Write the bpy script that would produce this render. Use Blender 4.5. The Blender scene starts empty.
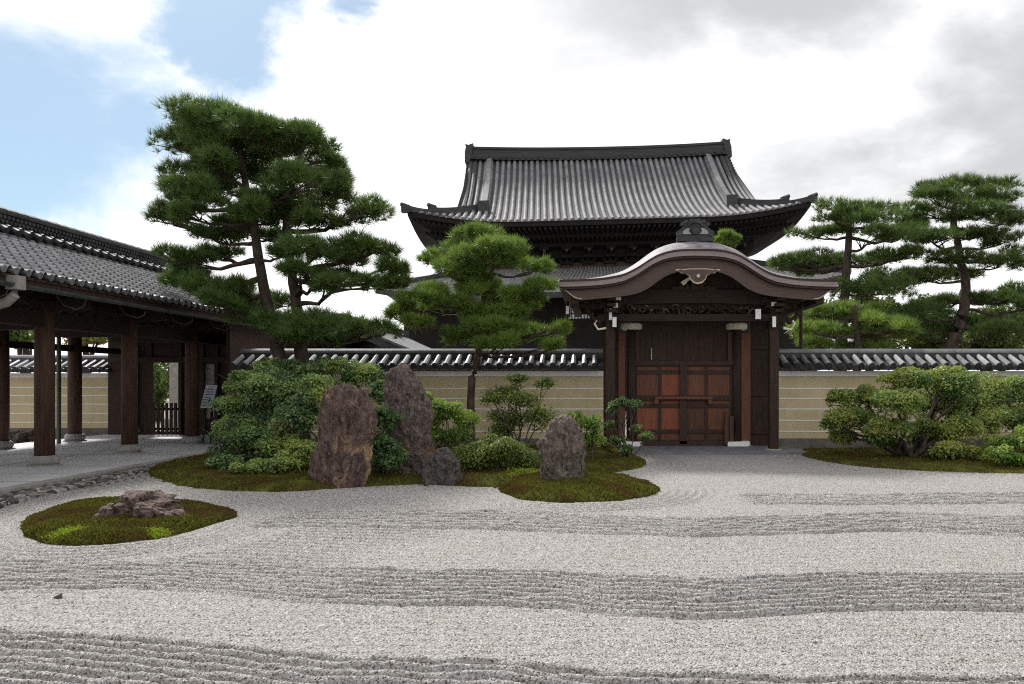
import bpy, math, random
import numpy as np
from mathutils import noise as mnoise, Vector

random.seed(7)
RNG = np.random.default_rng(11)
R = math.radians
scene = bpy.context.scene
C = scene.collection

# ------------------------------------------------------------------ camera
EYE, F, PX0, PY0, W, H = 1.6, 760.0, 598.0, 383.0, 1024, 684
cam_d = bpy.data.cameras.new('camera')
cam_d.sensor_width = 36.0
cam_d.lens = F / W * 36.0
cam_d.shift_x = (W / 2 - PX0) / W
cam_d.shift_y = (PY0 - H / 2) / W
cam_d.clip_start, cam_d.clip_end = 0.1, 3000
cam = bpy.data.objects.new('camera', cam_d)
cam.location = (0, 0, EYE)
cam.rotation_euler = (R(90), 0, 0)
C.objects.link(cam)
scene.camera = cam

# ------------------------------------------------------------------ light
SUN_EL, SUN_AZ = 46.0, -32.0          # azimuth from +Y (ahead of the camera), negative = to the left
sd_ = Vector((math.sin(R(SUN_AZ)) * math.cos(R(SUN_EL)), math.cos(R(SUN_AZ)) * math.cos(R(SUN_EL)), math.sin(R(SUN_EL))))
sun_d = bpy.data.lights.new('sun', 'SUN')
sun_d.energy, sun_d.angle, sun_d.color = 3.5, R(9), (1.0, 0.97, 0.925)
sun = bpy.data.objects.new('sun', sun_d)
sun.rotation_euler = sd_.to_track_quat('Z', 'Y').to_euler()
C.objects.link(sun)

world = bpy.data.worlds.new('World')
scene.world = world
world.use_nodes = True
def build_world():
    nt = world.node_tree; N, L = nt.nodes, nt.links
    N.clear()
    out = N.new('ShaderNodeOutputWorld')
    sky = N.new('ShaderNodeTexSky'); sky.sky_type = 'NISHITA'; sky.sun_disc = False
    sky.sun_elevation = R(SUN_EL); sky.sun_rotation = R(SUN_AZ)
    bsky = N.new('ShaderNodeBackground'); bsky.inputs['Strength'].default_value = 0.068
    tint = N.new('ShaderNodeMix'); tint.data_type = 'RGBA'; tint.blend_type = 'MULTIPLY'; tint.inputs['Factor'].default_value = 1.0
    tint.inputs['B'].default_value = (0.78, 0.98, 1.06, 1)
    L.new(sky.outputs[0], tint.inputs['A']); L.new(tint.outputs['Result'], bsky.inputs[0])
    tc = N.new('ShaderNodeTexCoord')
    def math_(op, a, b=None, clamp=False):
        m = N.new('ShaderNodeMath'); m.operation = op; m.use_clamp = clamp
        for i, v in enumerate((a, b)):
            if v is None: continue
            if isinstance(v, (int, float)): m.inputs[i].default_value = v
            else: L.new(v, m.inputs[i])
        return m.outputs[0]
    def noise(scale, detail, rough, off=(0, 0, 0), sc=(1, 1, 1), dist=0.0):
        mp = N.new('ShaderNodeMapping'); mp.inputs['Location'].default_value = off; mp.inputs['Scale'].default_value = sc
        L.new(tc.outputs['Generated'], mp.inputs['Vector'])
        n = N.new('ShaderNodeTexNoise'); n.inputs['Scale'].default_value = scale
        n.inputs['Detail'].default_value = detail; n.inputs['Roughness'].default_value = rough
        n.inputs['Distortion'].default_value = dist
        L.new(mp.outputs[0], n.inputs['Vector'])
        return n.outputs[0]
    n1 = noise(5.0, 9, 0.6, (3.1, 0.4, 1.2), (1, 1, 1.6), 0.3)
    n2 = noise(3.2, 8, 0.55, (7.7, 2.0, 5.0), (1, 1, 1.8), 0.2)
    def hole(px, py, rad, soft):
        v = Vector(((px - PX0) / F, 1.0, (PY0 - py) / F)).normalized()
        d = N.new('ShaderNodeVectorMath'); d.operation = 'DOT_PRODUCT'
        L.new(tc.outputs['Generated'], d.inputs[0]); d.inputs[1].default_value = v
        ang = math_('ARCCOSINE', math_('MINIMUM', d.outputs['Value'], 1.0))
        ang = math_('ADD', ang, math_('MULTIPLY', math_('SUBTRACT', n1, 0.5), 0.26))
        mr = N.new('ShaderNodeMapRange'); mr.interpolation_type = 'SMOOTHSTEP'
        L.new(ang, mr.inputs[0])
        mr.inputs[1].default_value = R(rad + soft); mr.inputs[2].default_value = R(rad - soft)
        mr.inputs[3].default_value = 0; mr.inputs[4].default_value = 1
        return mr.outputs[0]
    m = hole(30, 135, 7.0, 3.2)
    for a in ((130, 120, 3.6, 3.0), (215, 18, 3.4, 1.5), (250, -20, 3.0, 1.8), (360, -22, 2.6, 1.3), (-120, 150, 8.0, 4.0)):
        m = math_('MAXIMUM', m, hole(*a))
    blue = math_('MULTIPLY', m, 0.92)
    # grey bellies of the cloud deck, heavier to the right and overhead
    d = N.new('ShaderNodeVectorMath'); d.operation = 'DOT_PRODUCT'
    L.new(tc.outputs['Generated'], d.inputs[0]); d.inputs[1].default_value = Vector((0.42, 0.72, 0.56)).normalized()
    mr = N.new('ShaderNodeMapRange'); mr.interpolation_type = 'SMOOTHSTEP'
    L.new(d.outputs['Value'], mr.inputs[0])
    mr.inputs[1].default_value = 0.74; mr.inputs[2].default_value = 0.95
    mr.inputs[3].default_value = 0.0; mr.inputs[4].default_value = 1.0
    g = N.new('ShaderNodeMapRange'); g.interpolation_type = 'SMOOTHSTEP'
    L.new(n2, g.inputs[0]); g.inputs[1].default_value = 0.30; g.inputs[2].default_value = 0.62
    grey = math_('MULTIPLY', mr.outputs[0], g.outputs[0])
    cr = N.new('ShaderNodeValToRGB')
    cr.color_ramp.elements[0].color = (1.02, 1.02, 1.02, 1); cr.color_ramp.elements[1].color = (0.50, 0.51, 0.53, 1)
    L.new(grey, cr.inputs[0])
    bcl = N.new('ShaderNodeBackground')
    # the deck is brightest round the veiled sun ahead, duller overhead and behind
    d2 = N.new('ShaderNodeVectorMath'); d2.operation = 'DOT_PRODUCT'
    L.new(tc.outputs['Generated'], d2.inputs[0]); d2.inputs[1].default_value = Vector((-0.05, 0.97, 0.25)).normalized()
    mr2 = N.new('ShaderNodeMapRange'); mr2.interpolation_type = 'SMOOTHSTEP'
    L.new(d2.outputs['Value'], mr2.inputs[0]); mr2.inputs[1].default_value = -0.4; mr2.inputs[2].default_value = 0.85
    mr2.inputs[3].default_value = 0.78; mr2.inputs[4].default_value = 0.95
    L.new(mr2.outputs[0], bcl.inputs['Strength'])
    L.new(cr.outputs[0], bcl.inputs[0])
    mix = N.new('ShaderNodeMixShader')
    L.new(blue, mix.inputs[0]); L.new(bcl.outputs[0], mix.inputs[1]); L.new(bsky.outputs[0], mix.inputs[2])
    L.new(mix.outputs[0], out.inputs[0])
build_world()
scene.view_settings.view_transform = 'Standard'
scene.view_settings.look = 'None'
scene.view_settings.gamma = 1.0
scene.view_settings.exposure = 0.45
scene.view_settings.use_curve_mapping = False
scene.cycles.use_denoising = False
scene.cycles.sampling_pattern = 'BLUE_NOISE'
scene.cycles.filter_width = 1.1

# ------------------------------------------------------------------ helpers
def P(px, py, Y):
    return np.array([(px - PX0) / F * Y, Y, EYE + (PY0 - py) / F * Y])
def G(px, py, z=0.0):
    Y = F * (EYE - z) / (py - PY0)
    return ((px - PX0) / F * Y, Y)

def material(name, c1, c2=None, scale=6.0, rough=0.8, bump=0.0, bscale=None, stretch=(1, 1, 1), detail=6, spec=0.3,
             lo=0.35, hi=0.65, c3=None, s3=1.0, t3=(0.5, 0.62), metal=0.0, vor=None):
    m = bpy.data.materials.new(name); m.use_nodes = True
    nt = m.node_tree; N, L = nt.nodes, nt.links
    b = N['Principled BSDF']
    b.inputs['Roughness'].default_value = rough
    b.inputs['Specular IOR Level'].default_value = spec
    b.inputs['Metallic'].default_value = metal
    tc = N.new('ShaderNodeTexCoord'); mp = N.new('ShaderNodeMapping')
    mp.inputs['Scale'].default_value = stretch
    L.new(tc.outputs['Object'], mp.inputs[0])
    n = N.new('ShaderNodeTexNoise'); n.inputs['Scale'].default_value = scale; n.inputs['Detail'].default_value = detail
    n.inputs['Roughness'].default_value = 0.62
    L.new(mp.outputs[0], n.inputs['Vector'])
    cr = N.new('ShaderNodeValToRGB')
    cr.color_ramp.elements[0].position = lo; cr.color_ramp.elements[1].position = hi
    cr.color_ramp.elements[0].color = (*c1, 1); cr.color_ramp.elements[1].color = (*(c2 or c1), 1)
    L.new(n.outputs[0], cr.inputs[0])
    col = cr.outputs[0]
    if c3:
        n3 = N.new('ShaderNodeTexNoise'); n3.inputs['Scale'].default_value = s3; n3.inputs['Detail'].default_value = 8
        n3.inputs['Roughness'].default_value = 0.7
        L.new(tc.outputs['Object'], n3.inputs['Vector'])
        mr = N.new('ShaderNodeMapRange'); mr.inputs[1].default_value, mr.inputs[2].default_value = t3
        L.new(n3.outputs[0], mr.inputs[0])
        mx = N.new('ShaderNodeMix'); mx.data_type = 'RGBA'
        L.new(mr.outputs[0], mx.inputs['Factor']); L.new(col, mx.inputs['A']); mx.inputs['B'].default_value = (*c3, 1)
        col = mx.outputs['Result']
    L.new(col, b.inputs['Base Color'])
    if bump:
        nb = N.new('ShaderNodeTexNoise'); nb.inputs['Scale'].default_value = bscale or scale * 2; nb.inputs['Detail'].default_value = 6
        nb.inputs['Roughness'].default_value = 0.7
        L.new(mp.outputs[0], nb.inputs['Vector'])
        bp = N.new('ShaderNodeBump'); bp.inputs['Strength'].default_value = bump; bp.inputs['Distance'].default_value = 0.03
        L.new(nb.outputs[0], bp.inputs['Height']); L.new(bp.outputs[0], b.inputs['Normal'])
    return m

def leaf_material(name, c1, c2, c3=None, trans=0.3, scale=2.0, rough=0.42, spec=0.45):
    """foliage: per-leaf random tone (face attribute) and patchy kinds of leaf"""
    m = bpy.data.materials.new(name); m.use_nodes = True
    nt = m.node_tree; N, L = nt.nodes, nt.links
    b = N['Principled BSDF']; b.inputs['Roughness'].default_value = rough; b.inputs['Specular IOR Level'].default_value = spec
    at = N.new('ShaderNodeAttribute'); at.attribute_name = 'tone'
    cr = N.new('ShaderNodeValToRGB')
    cr.color_ramp.elements[0].color = (*c1, 1); cr.color_ramp.elements[1].color = (*c2, 1)
    L.new(at.outputs['Fac'], cr.inputs[0])
    col = cr.outputs[0]
    if c3:
        tc = N.new('ShaderNodeTexCoord')
        n = N.new('ShaderNodeTexNoise'); n.inputs['Scale'].default_value = scale; n.inputs['Detail'].default_value = 4
        L.new(tc.outputs['Object'], n.inputs['Vector'])
        mr = N.new('ShaderNodeMapRange'); mr.inputs[1].default_value, mr.inputs[2].default_value = 0.45, 0.62
        L.new(n.outputs[0], mr.inputs[0])
        mx = N.new('ShaderNodeMix'); mx.data_type = 'RGBA'
        L.new(mr.outputs[0], mx.inputs['Factor']); L.new(col, mx.inputs['A']); mx.inputs['B'].default_value = (*c3, 1)
        col = mx.outputs['Result']
    L.new(col, b.inputs['Base Color'])
    t = N.new('ShaderNodeBsdfTranslucent'); L.new(col, t.inputs[0])
    ms = N.new('ShaderNodeMixShader'); ms.inputs[0].default_value = trans
    L.new(b.outputs[0], ms.inputs[1]); L.new(t.outputs[0], ms.inputs[2])
    L.new(ms.outputs[0], N['Material Output'].inputs[0])
    return m

def origin_of(o):
    v = np.zeros(3)
    while o is not None:
        v += np.array(o.location); o = o.parent
    return v

class MB:
    """collects geometry (world coordinates unless local=True at build) into one mesh"""
    def __init__(s): s.v, s.f, s.m, s.n = [], [], [], 0
    def add(s, V, Fc, mi=0):
        V = np.asarray(V, float)
        s.v.append(V)
        o = s.n
        for f in Fc: s.f.append(tuple(i + o for i in f)); s.m.append(mi)
        s.n += len(V)
        return s
    def box(s, x0, x1, y0, y1, z0, z1, mi=0, bev=0.0):
        V = [(x0, y0, z0), (x1, y0, z0), (x1, y1, z0), (x0, y1, z0), (x0, y0, z1), (x1, y0, z1), (x1, y1, z1), (x0, y1, z1)]
        return s.add(V, [(0, 3, 2, 1), (4, 5, 6, 7), (0, 1, 5, 4), (1, 2, 6, 5), (2, 3, 7, 6), (3, 0, 4, 7)], mi)
    def pbox(s, px0, py0, px1, py1, Y, t, mi=0):
        a, b = P(px0, py1, Y), P(px1, py0, Y)
        return s.box(a[0], b[0], Y, Y + t, a[2], b[2], mi)
    def bar(s, a, b, w, h, mi=0, up=(0, 0, 1)):
        a, b = Vector(a), Vector(b); d = (b - a).normalized(); u = Vector(up)
        r = d.cross(u); r = r.normalized() if r.length > 1e-5 else Vector((1, 0, 0)); u = r.cross(d).normalized()
        V = []
        for p in (a, b):
            for sx, sz in ((-1, -1), (1, -1), (1, 1), (-1, 1)): V.append(p + r * sx * w / 2 + u * sz * h / 2)
        return s.add(V, [(0, 1, 2, 3), (7, 6, 5, 4), (0, 4, 5, 1), (1, 5, 6, 2), (2, 6, 7, 3), (3, 7, 4, 0)], mi)
    def tube(s, pts, rad, n=8, mi=0, arc=(0, 2 * math.pi), cap=True, up=None):
        pts = [Vector(p) for p in pts]
        if isinstance(rad, (int, float)): rad = [rad] * len(pts)
        full = abs(arc[1] - arc[0] - 2 * math.pi) < 1e-6
        k = n if full else n + 1
        V = []
        ref = Vector(up) if up else Vector((0.03, 0.05, 1))
        for i, p in enumerate(pts):
            d = (pts[min(i + 1, len(pts) - 1)] - pts[max(i - 1, 0)]).normalized()
            rr = ref if abs(d.dot(ref.normalized())) < 0.95 else Vector((1, 0.1, 0))
            a = d.cross(rr).normalized(); b = a.cross(d).normalized()
            for j in range(k):
                t = arc[0] + (arc[1] - arc[0]) * j / n
                V.append(p + (a * math.cos(t) + b * math.sin(t)) * rad[i])
        Fc = []
        for i in range(len(pts) - 1):
            for j in range(n):
                j2 = (j + 1) % k
                Fc.append((i * k + j, i * k + j2, (i + 1) * k + j2, (i + 1) * k + j))
        if cap:
            Fc.append(tuple(range(k))[::-1]); Fc.append(tuple((len(pts) - 1) * k + j for j in range(k)))
        return s.add(V, Fc, mi)
    def lathe(s, c, prof, n=16, mi=0):
        V, Fc = [], []
        for r, z in prof:
            for j in range(n):
                t = 2 * math.pi * j / n
                V.append((c[0] + r * math.cos(t), c[1] + r * math.sin(t), c[2] + z))
        for i in range(len(prof) - 1):
            for j in range(n): Fc.append((i * n + j, i * n + (j + 1) % n, (i + 1) * n + (j + 1) % n, (i + 1) * n + j))
        Fc.append(tuple(range(n))[::-1]); Fc.append(tuple((len(prof) - 1) * n + j for j in range(n)))
        return s.add(V, Fc, mi)
    def prism(s, pts2, y0, y1, mi=0):
        """outline in the XZ plane, extruded along Y"""
        n = len(pts2)
        V = [(x, y0, z) for x, z in pts2] + [(x, y1, z) for x, z in pts2]
        Fc = [tuple(range(n)), tuple(range(2 * n - 1, n - 1, -1))] + [(i, i + n, (i + 1) % n + n, (i + 1) % n) for i in range(n)]
        return s.add(V, Fc, mi)
    def grid(s, A, mi=0):
        r, c = A.shape[:2]
        Fc = [(i * c + j, i * c + j + 1, (i + 1) * c + j + 1, (i + 1) * c + j) for i in range(r - 1) for j in range(c - 1)]
        return s.add(A.reshape(-1, 3), Fc, mi)
    def build(s, name, mats, parent=None, local=False, smooth=False, loc=None):
        V = np.concatenate(s.v)
        if not local:
            if parent is not None: V = V - origin_of(parent)
            elif loc is not None: V = V - np.array(loc)
        me = bpy.data.meshes.new(name)
        me.from_pydata(V.tolist(), [], s.f)
        if not isinstance(mats, (list, tuple)): mats = [mats]
        for m in mats: me.materials.append(m)
        me.polygons.foreach_set('material_index', s.m)
        if smooth: me.polygons.foreach_set('use_smooth', [True] * len(s.f))
        me.update()
        o = bpy.data.objects.new(name, me); C.objects.link(o)
        if parent is not None: o.parent = parent
        elif loc is not None: o.location = loc
        return o

def fast_mesh(name, V, k, mats, parent=None, loc=None, tone=None, mi=None, smooth=False, faces=None):
    """many equal faces of k corners (or an index array); numpy only"""
    V = np.asarray(V, np.float32).reshape(-1, 3)
    if parent is not None: V = V - origin_of(parent).astype(np.float32)
    elif loc is not None: V = V - np.array(loc, np.float32)
    idx = np.arange(len(V), dtype=np.int32) if faces is None else np.asarray(faces, np.int32).ravel()
    nf = len(idx) // k
    me = bpy.data.meshes.new(name)
    me.vertices.add(len(V)); me.vertices.foreach_set('co', V.ravel())
    me.loops.add(len(idx)); me.loops.foreach_set('vertex_index', idx)
    me.polygons.add(nf); me.polygons.foreach_set('loop_start', np.arange(0, nf * k, k, dtype=np.int32))
    me.polygons.foreach_set('loop_total', np.full(nf, k, np.int32))
    if not isinstance(mats, (list, tuple)): mats = [mats]
    for m in mats: me.materials.append(m)
    if mi is not None: me.polygons.foreach_set('material_index', np.asarray(mi, np.int32))
    if tone is not None:
        a = me.attributes.new('tone', 'FLOAT', 'FACE'); a.data.foreach_set('value', np.asarray(tone, np.float32))
    me.update(calc_edges=True)
    me.polygons.foreach_set('use_smooth', np.full(nf, smooth))
    o = bpy.data.objects.new(name, me); C.objects.link(o)
    if parent is not None: o.parent = parent
    elif loc is not None: o.location = loc
    return o

def thing(name, label, cat, loc=(0, 0, 0), group=None, rotz=0):
    o = bpy.data.objects.new(name, None); C.objects.link(o)
    o.location = loc; o.rotation_euler = (0, 0, rotz); o.empty_display_size = 0.2
    return tag(o, label, cat, group)
def tag(o, label, cat, group=None, kind=None):
    o['label'] = label; o['category'] = cat
    if group: o['group'] = group
    if kind: o['kind'] = kind
    return o

def norm(v): return v / np.maximum(np.linalg.norm(v, axis=-1, keepdims=True), 1e-9)
def chaikin(p, k=2, closed=True):
    p = np.asarray(p, float)
    for _ in range(k):
        q = np.roll(p, -1, 0)
        p = np.stack([0.75 * p + 0.25 * q, 0.25 * p + 0.75 * q], 1).reshape(-1, 2)
    return p
def sdist(poly, X, Y):
    """signed distance to a closed polygon, positive inside"""
    d = np.full(X.shape, 1e9); ins = np.zeros(X.shape, bool)
    n = len(poly)
    for i in range(n):
        (ax, ay), (bx, by) = poly[i], poly[(i + 1) % n]
        ex, ey = bx - ax, by - ay
        t = np.clip(((X - ax) * ex + (Y - ay) * ey) / (ex * ex + ey * ey + 1e-12), 0, 1)
        d = np.minimum(d, np.hypot(X - ax - t * ex, Y - ay - t * ey))
        c = ((ay > Y) != (by > Y)) & (X < (bx - ax) * (Y - ay) / (by - ay + 1e-12) + ax)
        ins ^= c
    return np.where(ins, d, -d)
def vnoise(X, Y, s, seed=0):
    """smooth value noise on a plane, numpy"""
    r = np.random.default_rng(seed).random((257, 257))
    x, y = X * s + 91.3, Y * s + 37.7
    xi, yi = np.floor(x).astype(int), np.floor(y).astype(int)
    fx, fy = x - xi, y - yi
    fx, fy = fx * fx * (3 - 2 * fx), fy * fy * (3 - 2 * fy)
    g = lambda a, b: r[a % 257, b % 257]
    return (g(xi, yi) * (1 - fx) + g(xi + 1, yi) * fx) * (1 - fy) + (g(xi, yi + 1) * (1 - fx) + g(xi + 1, yi + 1) * fx) * fy - 0.5

# ------------------------------------------------------------------ materials
M = {}
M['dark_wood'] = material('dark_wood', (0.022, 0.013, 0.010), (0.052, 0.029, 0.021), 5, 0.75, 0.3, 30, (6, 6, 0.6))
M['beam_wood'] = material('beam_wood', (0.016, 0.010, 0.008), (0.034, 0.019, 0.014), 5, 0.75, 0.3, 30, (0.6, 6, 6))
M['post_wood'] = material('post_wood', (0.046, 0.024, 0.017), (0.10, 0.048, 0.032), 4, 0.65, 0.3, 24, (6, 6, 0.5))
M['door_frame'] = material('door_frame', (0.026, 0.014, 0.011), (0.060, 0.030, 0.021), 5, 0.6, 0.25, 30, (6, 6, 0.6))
M['door_panel'] = material('door_panel', (0.10, 0.040, 0.024), (0.18, 0.068, 0.038), 3.5, 0.6, 0.25, 24, (9, 9, 0.5))
M['door_panel_red'] = material('door_panel_red', (0.18, 0.054, 0.029), (0.28, 0.084, 0.044), 3.5, 0.6, 0.25, 24, (9, 9, 0.5))
M['door_panel_dark'] = material('door_panel_dark', (0.055, 0.024, 0.016), (0.11, 0.045, 0.028), 3.5, 0.6, 0.25, 24, (9, 9, 0.5))
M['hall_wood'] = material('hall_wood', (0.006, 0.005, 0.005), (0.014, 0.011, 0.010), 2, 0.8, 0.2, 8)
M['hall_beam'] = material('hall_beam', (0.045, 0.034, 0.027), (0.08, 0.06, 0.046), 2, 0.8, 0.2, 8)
M['white_tip'] = material('white_tip', (0.78, 0.77, 0.75), (0.88, 0.88, 0.86), 12, 0.7, 0.1)
M['cream_cap'] = material('cream_cap', (0.74, 0.66, 0.54), (0.88, 0.82, 0.71), 12, 0.6, 0.1)
M['plaster_ochre'] = material('plaster_ochre', (0.52, 0.43, 0.265), (0.60, 0.505, 0.325), 2.6, 0.9, 0.12, 40, (2.2, 2.2, .35), lo=.3, hi=.7, c3=(0.43, 0.355, 0.225), s3=1.1, t3=(0.48, 0.8))
M['plaster_white'] = material('plaster_white', (0.74, 0.73, 0.70), (0.84, 0.83, 0.80), 3, 0.85, 0.05)
M['wall_foot'] = material('wall_foot', (0.10, 0.095, 0.085), (0.18, 0.165, 0.14), 5, 0.9, 0.3)
M['tile'] = material('tile', (0.075, 0.08, 0.09), (0.19, 0.19, 0.20), 3.0, 0.42, 0.15, 20, spec=0.5, c3=(0.30, 0.30, 0.30), s3=2.3, t3=(0.55, 0.8))
M['tile_dark'] = material('tile_dark', (0.020, 0.021, 0.025), (0.055, 0.055, 0.060), 4.0, 0.55, 0.2, 20, spec=0.3)
M['tile_pale'] = material('tile_pale', (0.20, 0.20, 0.205), (0.36, 0.355, 0.355), 4.0, 0.6, 0.1, 20, spec=0.3)
M['hall_tile'] = material('hall_tile', (0.13, 0.13, 0.14), (0.23, 0.225, 0.23), 0.9, 0.68, 0.1, 6, spec=0.2, c3=(0.09, 0.09, 0.10), s3=3.0, t3=(0.5, 0.75))
M['hall_pan'] = material('hall_pan', (0.025, 0.026, 0.030), (0.055, 0.055, 0.06), 2.0, 0.6, 0.1, 6)
M['hall_ridge'] = material('hall_ridge', (0.025, 0.027, 0.030), (0.06, 0.06, 0.065), 3.0, 0.65, 0.3, 9, (0.4, 0.4, 6))
M['shingle'] = material('shingle', (0.17, 0.17, 0.175), (0.40, 0.39, 0.385), 3.0, 0.7, 0.4, 6, (3, 1.2, 3))
M['bark_roof'] = material('bark_roof', (0.13, 0.125, 0.135), (0.27, 0.255, 0.27), 4, 0.6, 0.3, 20, (1, 4, 1), spec=0.4, c3=(0.09, 0.085, 0.095), s3=2.5)
M['bark_rim'] = material('bark_rim', (0.19, 0.150, 0.155), (0.31, 0.26, 0.265), 4, 0.6, 0.5, 10, (0.4, 1, 12), spec=0.4)
M['barge'] = material('barge', (0.045, 0.024, 0.018), (0.085, 0.044, 0.032), 4, 0.45, 0.2, 20, (0.6, 6, 5), spec=0.5)
M['stone_floor'] = material('stone_floor', (0.46, 0.46, 0.475), (0.56, 0.56, 0.57), .9, 0.7)
M['slab'] = material('slab', (0.12, 0.125, 0.14), (0.19, 0.195, 0.21), 3, 0.7, 0.1, 20)
M['foot_stone'] = material('foot_stone', (0.22, 0.205, 0.19), (0.34, 0.325, 0.31), 6, 0.8, 0.2, 20)
M['metal'] = material('metal', (0.035, 0.042, 0.038), (0.07, 0.08, 0.074), 6, 0.45, 0.1, spec=0.5)
M['pipe'] = material('pipe', (0.22, 0.20, 0.18), (0.32, 0.295, 0.27), 6, 0.5, 0.05, spec=0.4)
M['bronze_edge'] = material('bronze_edge', (0.42, 0.36, 0.29), (0.58, 0.51, 0.42), 20, 0.45, 0.1, spec=0.5)
M['bark'] = material('bark', (0.030, 0.022, 0.018), (0.095, 0.070, 0.056), 9, 0.9, 1.0, 16, (1, 1, 0.35))
M['stem'] = material('stem', (0.05, 0.038, 0.03), (0.12, 0.095, 0.075), 12, 0.9, 0.4)
M['sign_paper'] = material('sign_paper', (0.62, 0.66, 0.76), (0.74, 0.77, 0.84), 6, 0.5)
M['sign_ink'] = material('sign_ink', (0.10, 0.13, 0.25), (0.22, 0.26, 0.38), 14, 0.5)
M['soil'] = material('soil', (0.14, 0.125, 0.105), (0.26, 0.24, 0.21), 1.5, 0.95, 0.4, 20)

def rock_material(name, c1, c2, c3, c4=None, s=5.0):
    m = bpy.data.materials.new(name); m.use_nodes = True
    nt = m.node_tree; N, L = nt.nodes, nt.links
    b = N['Principled BSDF']; b.inputs['Roughness'].default_value = 0.85; b.inputs['Specular IOR Level'].default_value = 0.25
    tc = N.new('ShaderNodeTexCoord')
    def nz(scale, det=10, ro=0.7, dist=0.0):
        n = N.new('ShaderNodeTexNoise'); n.inputs['Scale'].default_value = scale; n.inputs['Detail'].default_value = det
        n.inputs['Roughness'].default_value = ro; n.inputs['Distortion'].default_value = dist
        mp_ = N.new('ShaderNodeMapping'); mp_.inputs['Scale'].default_value = (1.25, 1.25, .62); mp_.inputs['Rotation'].default_value = (.12, .18, 0)
        L.new(tc.outputs['Object'], mp_.inputs[0]); L.new(mp_.outputs[0], n.inputs['Vector']); return n.outputs[0]
    def mixc(f, a, bb):
        mx = N.new('ShaderNodeMix'); mx.data_type = 'RGBA'; L.new(f, mx.inputs['Factor'])
        for k, v in (('A', a), ('B', bb)):
            if isinstance(v, tuple): mx.inputs[k].default_value = (*v, 1)
            else: L.new(v, mx.inputs[k])
        return mx.outputs['Result']
    def rng(x, a, bb):
        mr = N.new('ShaderNodeMapRange'); mr.inputs[1].default_value = a; mr.inputs[2].default_value = bb; L.new(x, mr.inputs[0]); return mr.outputs[0]
    col = mixc(rng(nz(s, 12, 0.78, 0.8), 0.40, 0.60), c1, c2)
    col = mixc(rng(nz(s * 3.0, 12, 0.85, 0.4), 0.56, 0.64), col, c3)
    col = mixc(rng(nz(s * 2.2, 12, 0.85, 1.2), 0.58, 0.68), col, tuple(v * .35 for v in c1))
    if c4: col = mixc(rng(nz(s * 0.30, 8, 0.7, 0.8), 0.56, 0.64), col, c4)
    L.new(col, b.inputs['Base Color'])
    bp = N.new('ShaderNodeBump'); bp.inputs['Strength'].default_value = 1.0; bp.inputs['Distance'].default_value = 0.10
    L.new(nz(s * 2.6, 12, 0.75, 0.5), bp.inputs['Height']); L.new(bp.outputs[0], b.inputs['Normal'])
    return m
M['rock_red'] = rock_material('rock_red', (0.050, 0.032, 0.028), (0.25, 0.165, 0.138), (0.60, 0.52, 0.47), (0.55, 0.38, 0.22), 8.0)
M['rock_grey'] = rock_material('rock_grey', (0.050, 0.039, 0.036), (0.28, 0.215, 0.195), (0.72, 0.69, 0.66), (0.30, 0.18, 0.115), 10.0)
M['rock_brown'] = rock_material('rock_brown', (0.060, 0.047, 0.040), (0.32, 0.255, 0.215), (0.58, 0.51, 0.46), None, 10.0)
M['rock_pink'] = rock_material('rock_pink', (0.075, 0.054, 0.048), (0.34, 0.24, 0.21), (0.66, 0.55, 0.48), None, 8.0)
M['rock_dark'] = rock_material('rock_dark', (0.055, 0.049, 0.045), (0.23, 0.20, 0.18), (0.48, 0.45, 0.41), None, 11.0)


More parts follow.
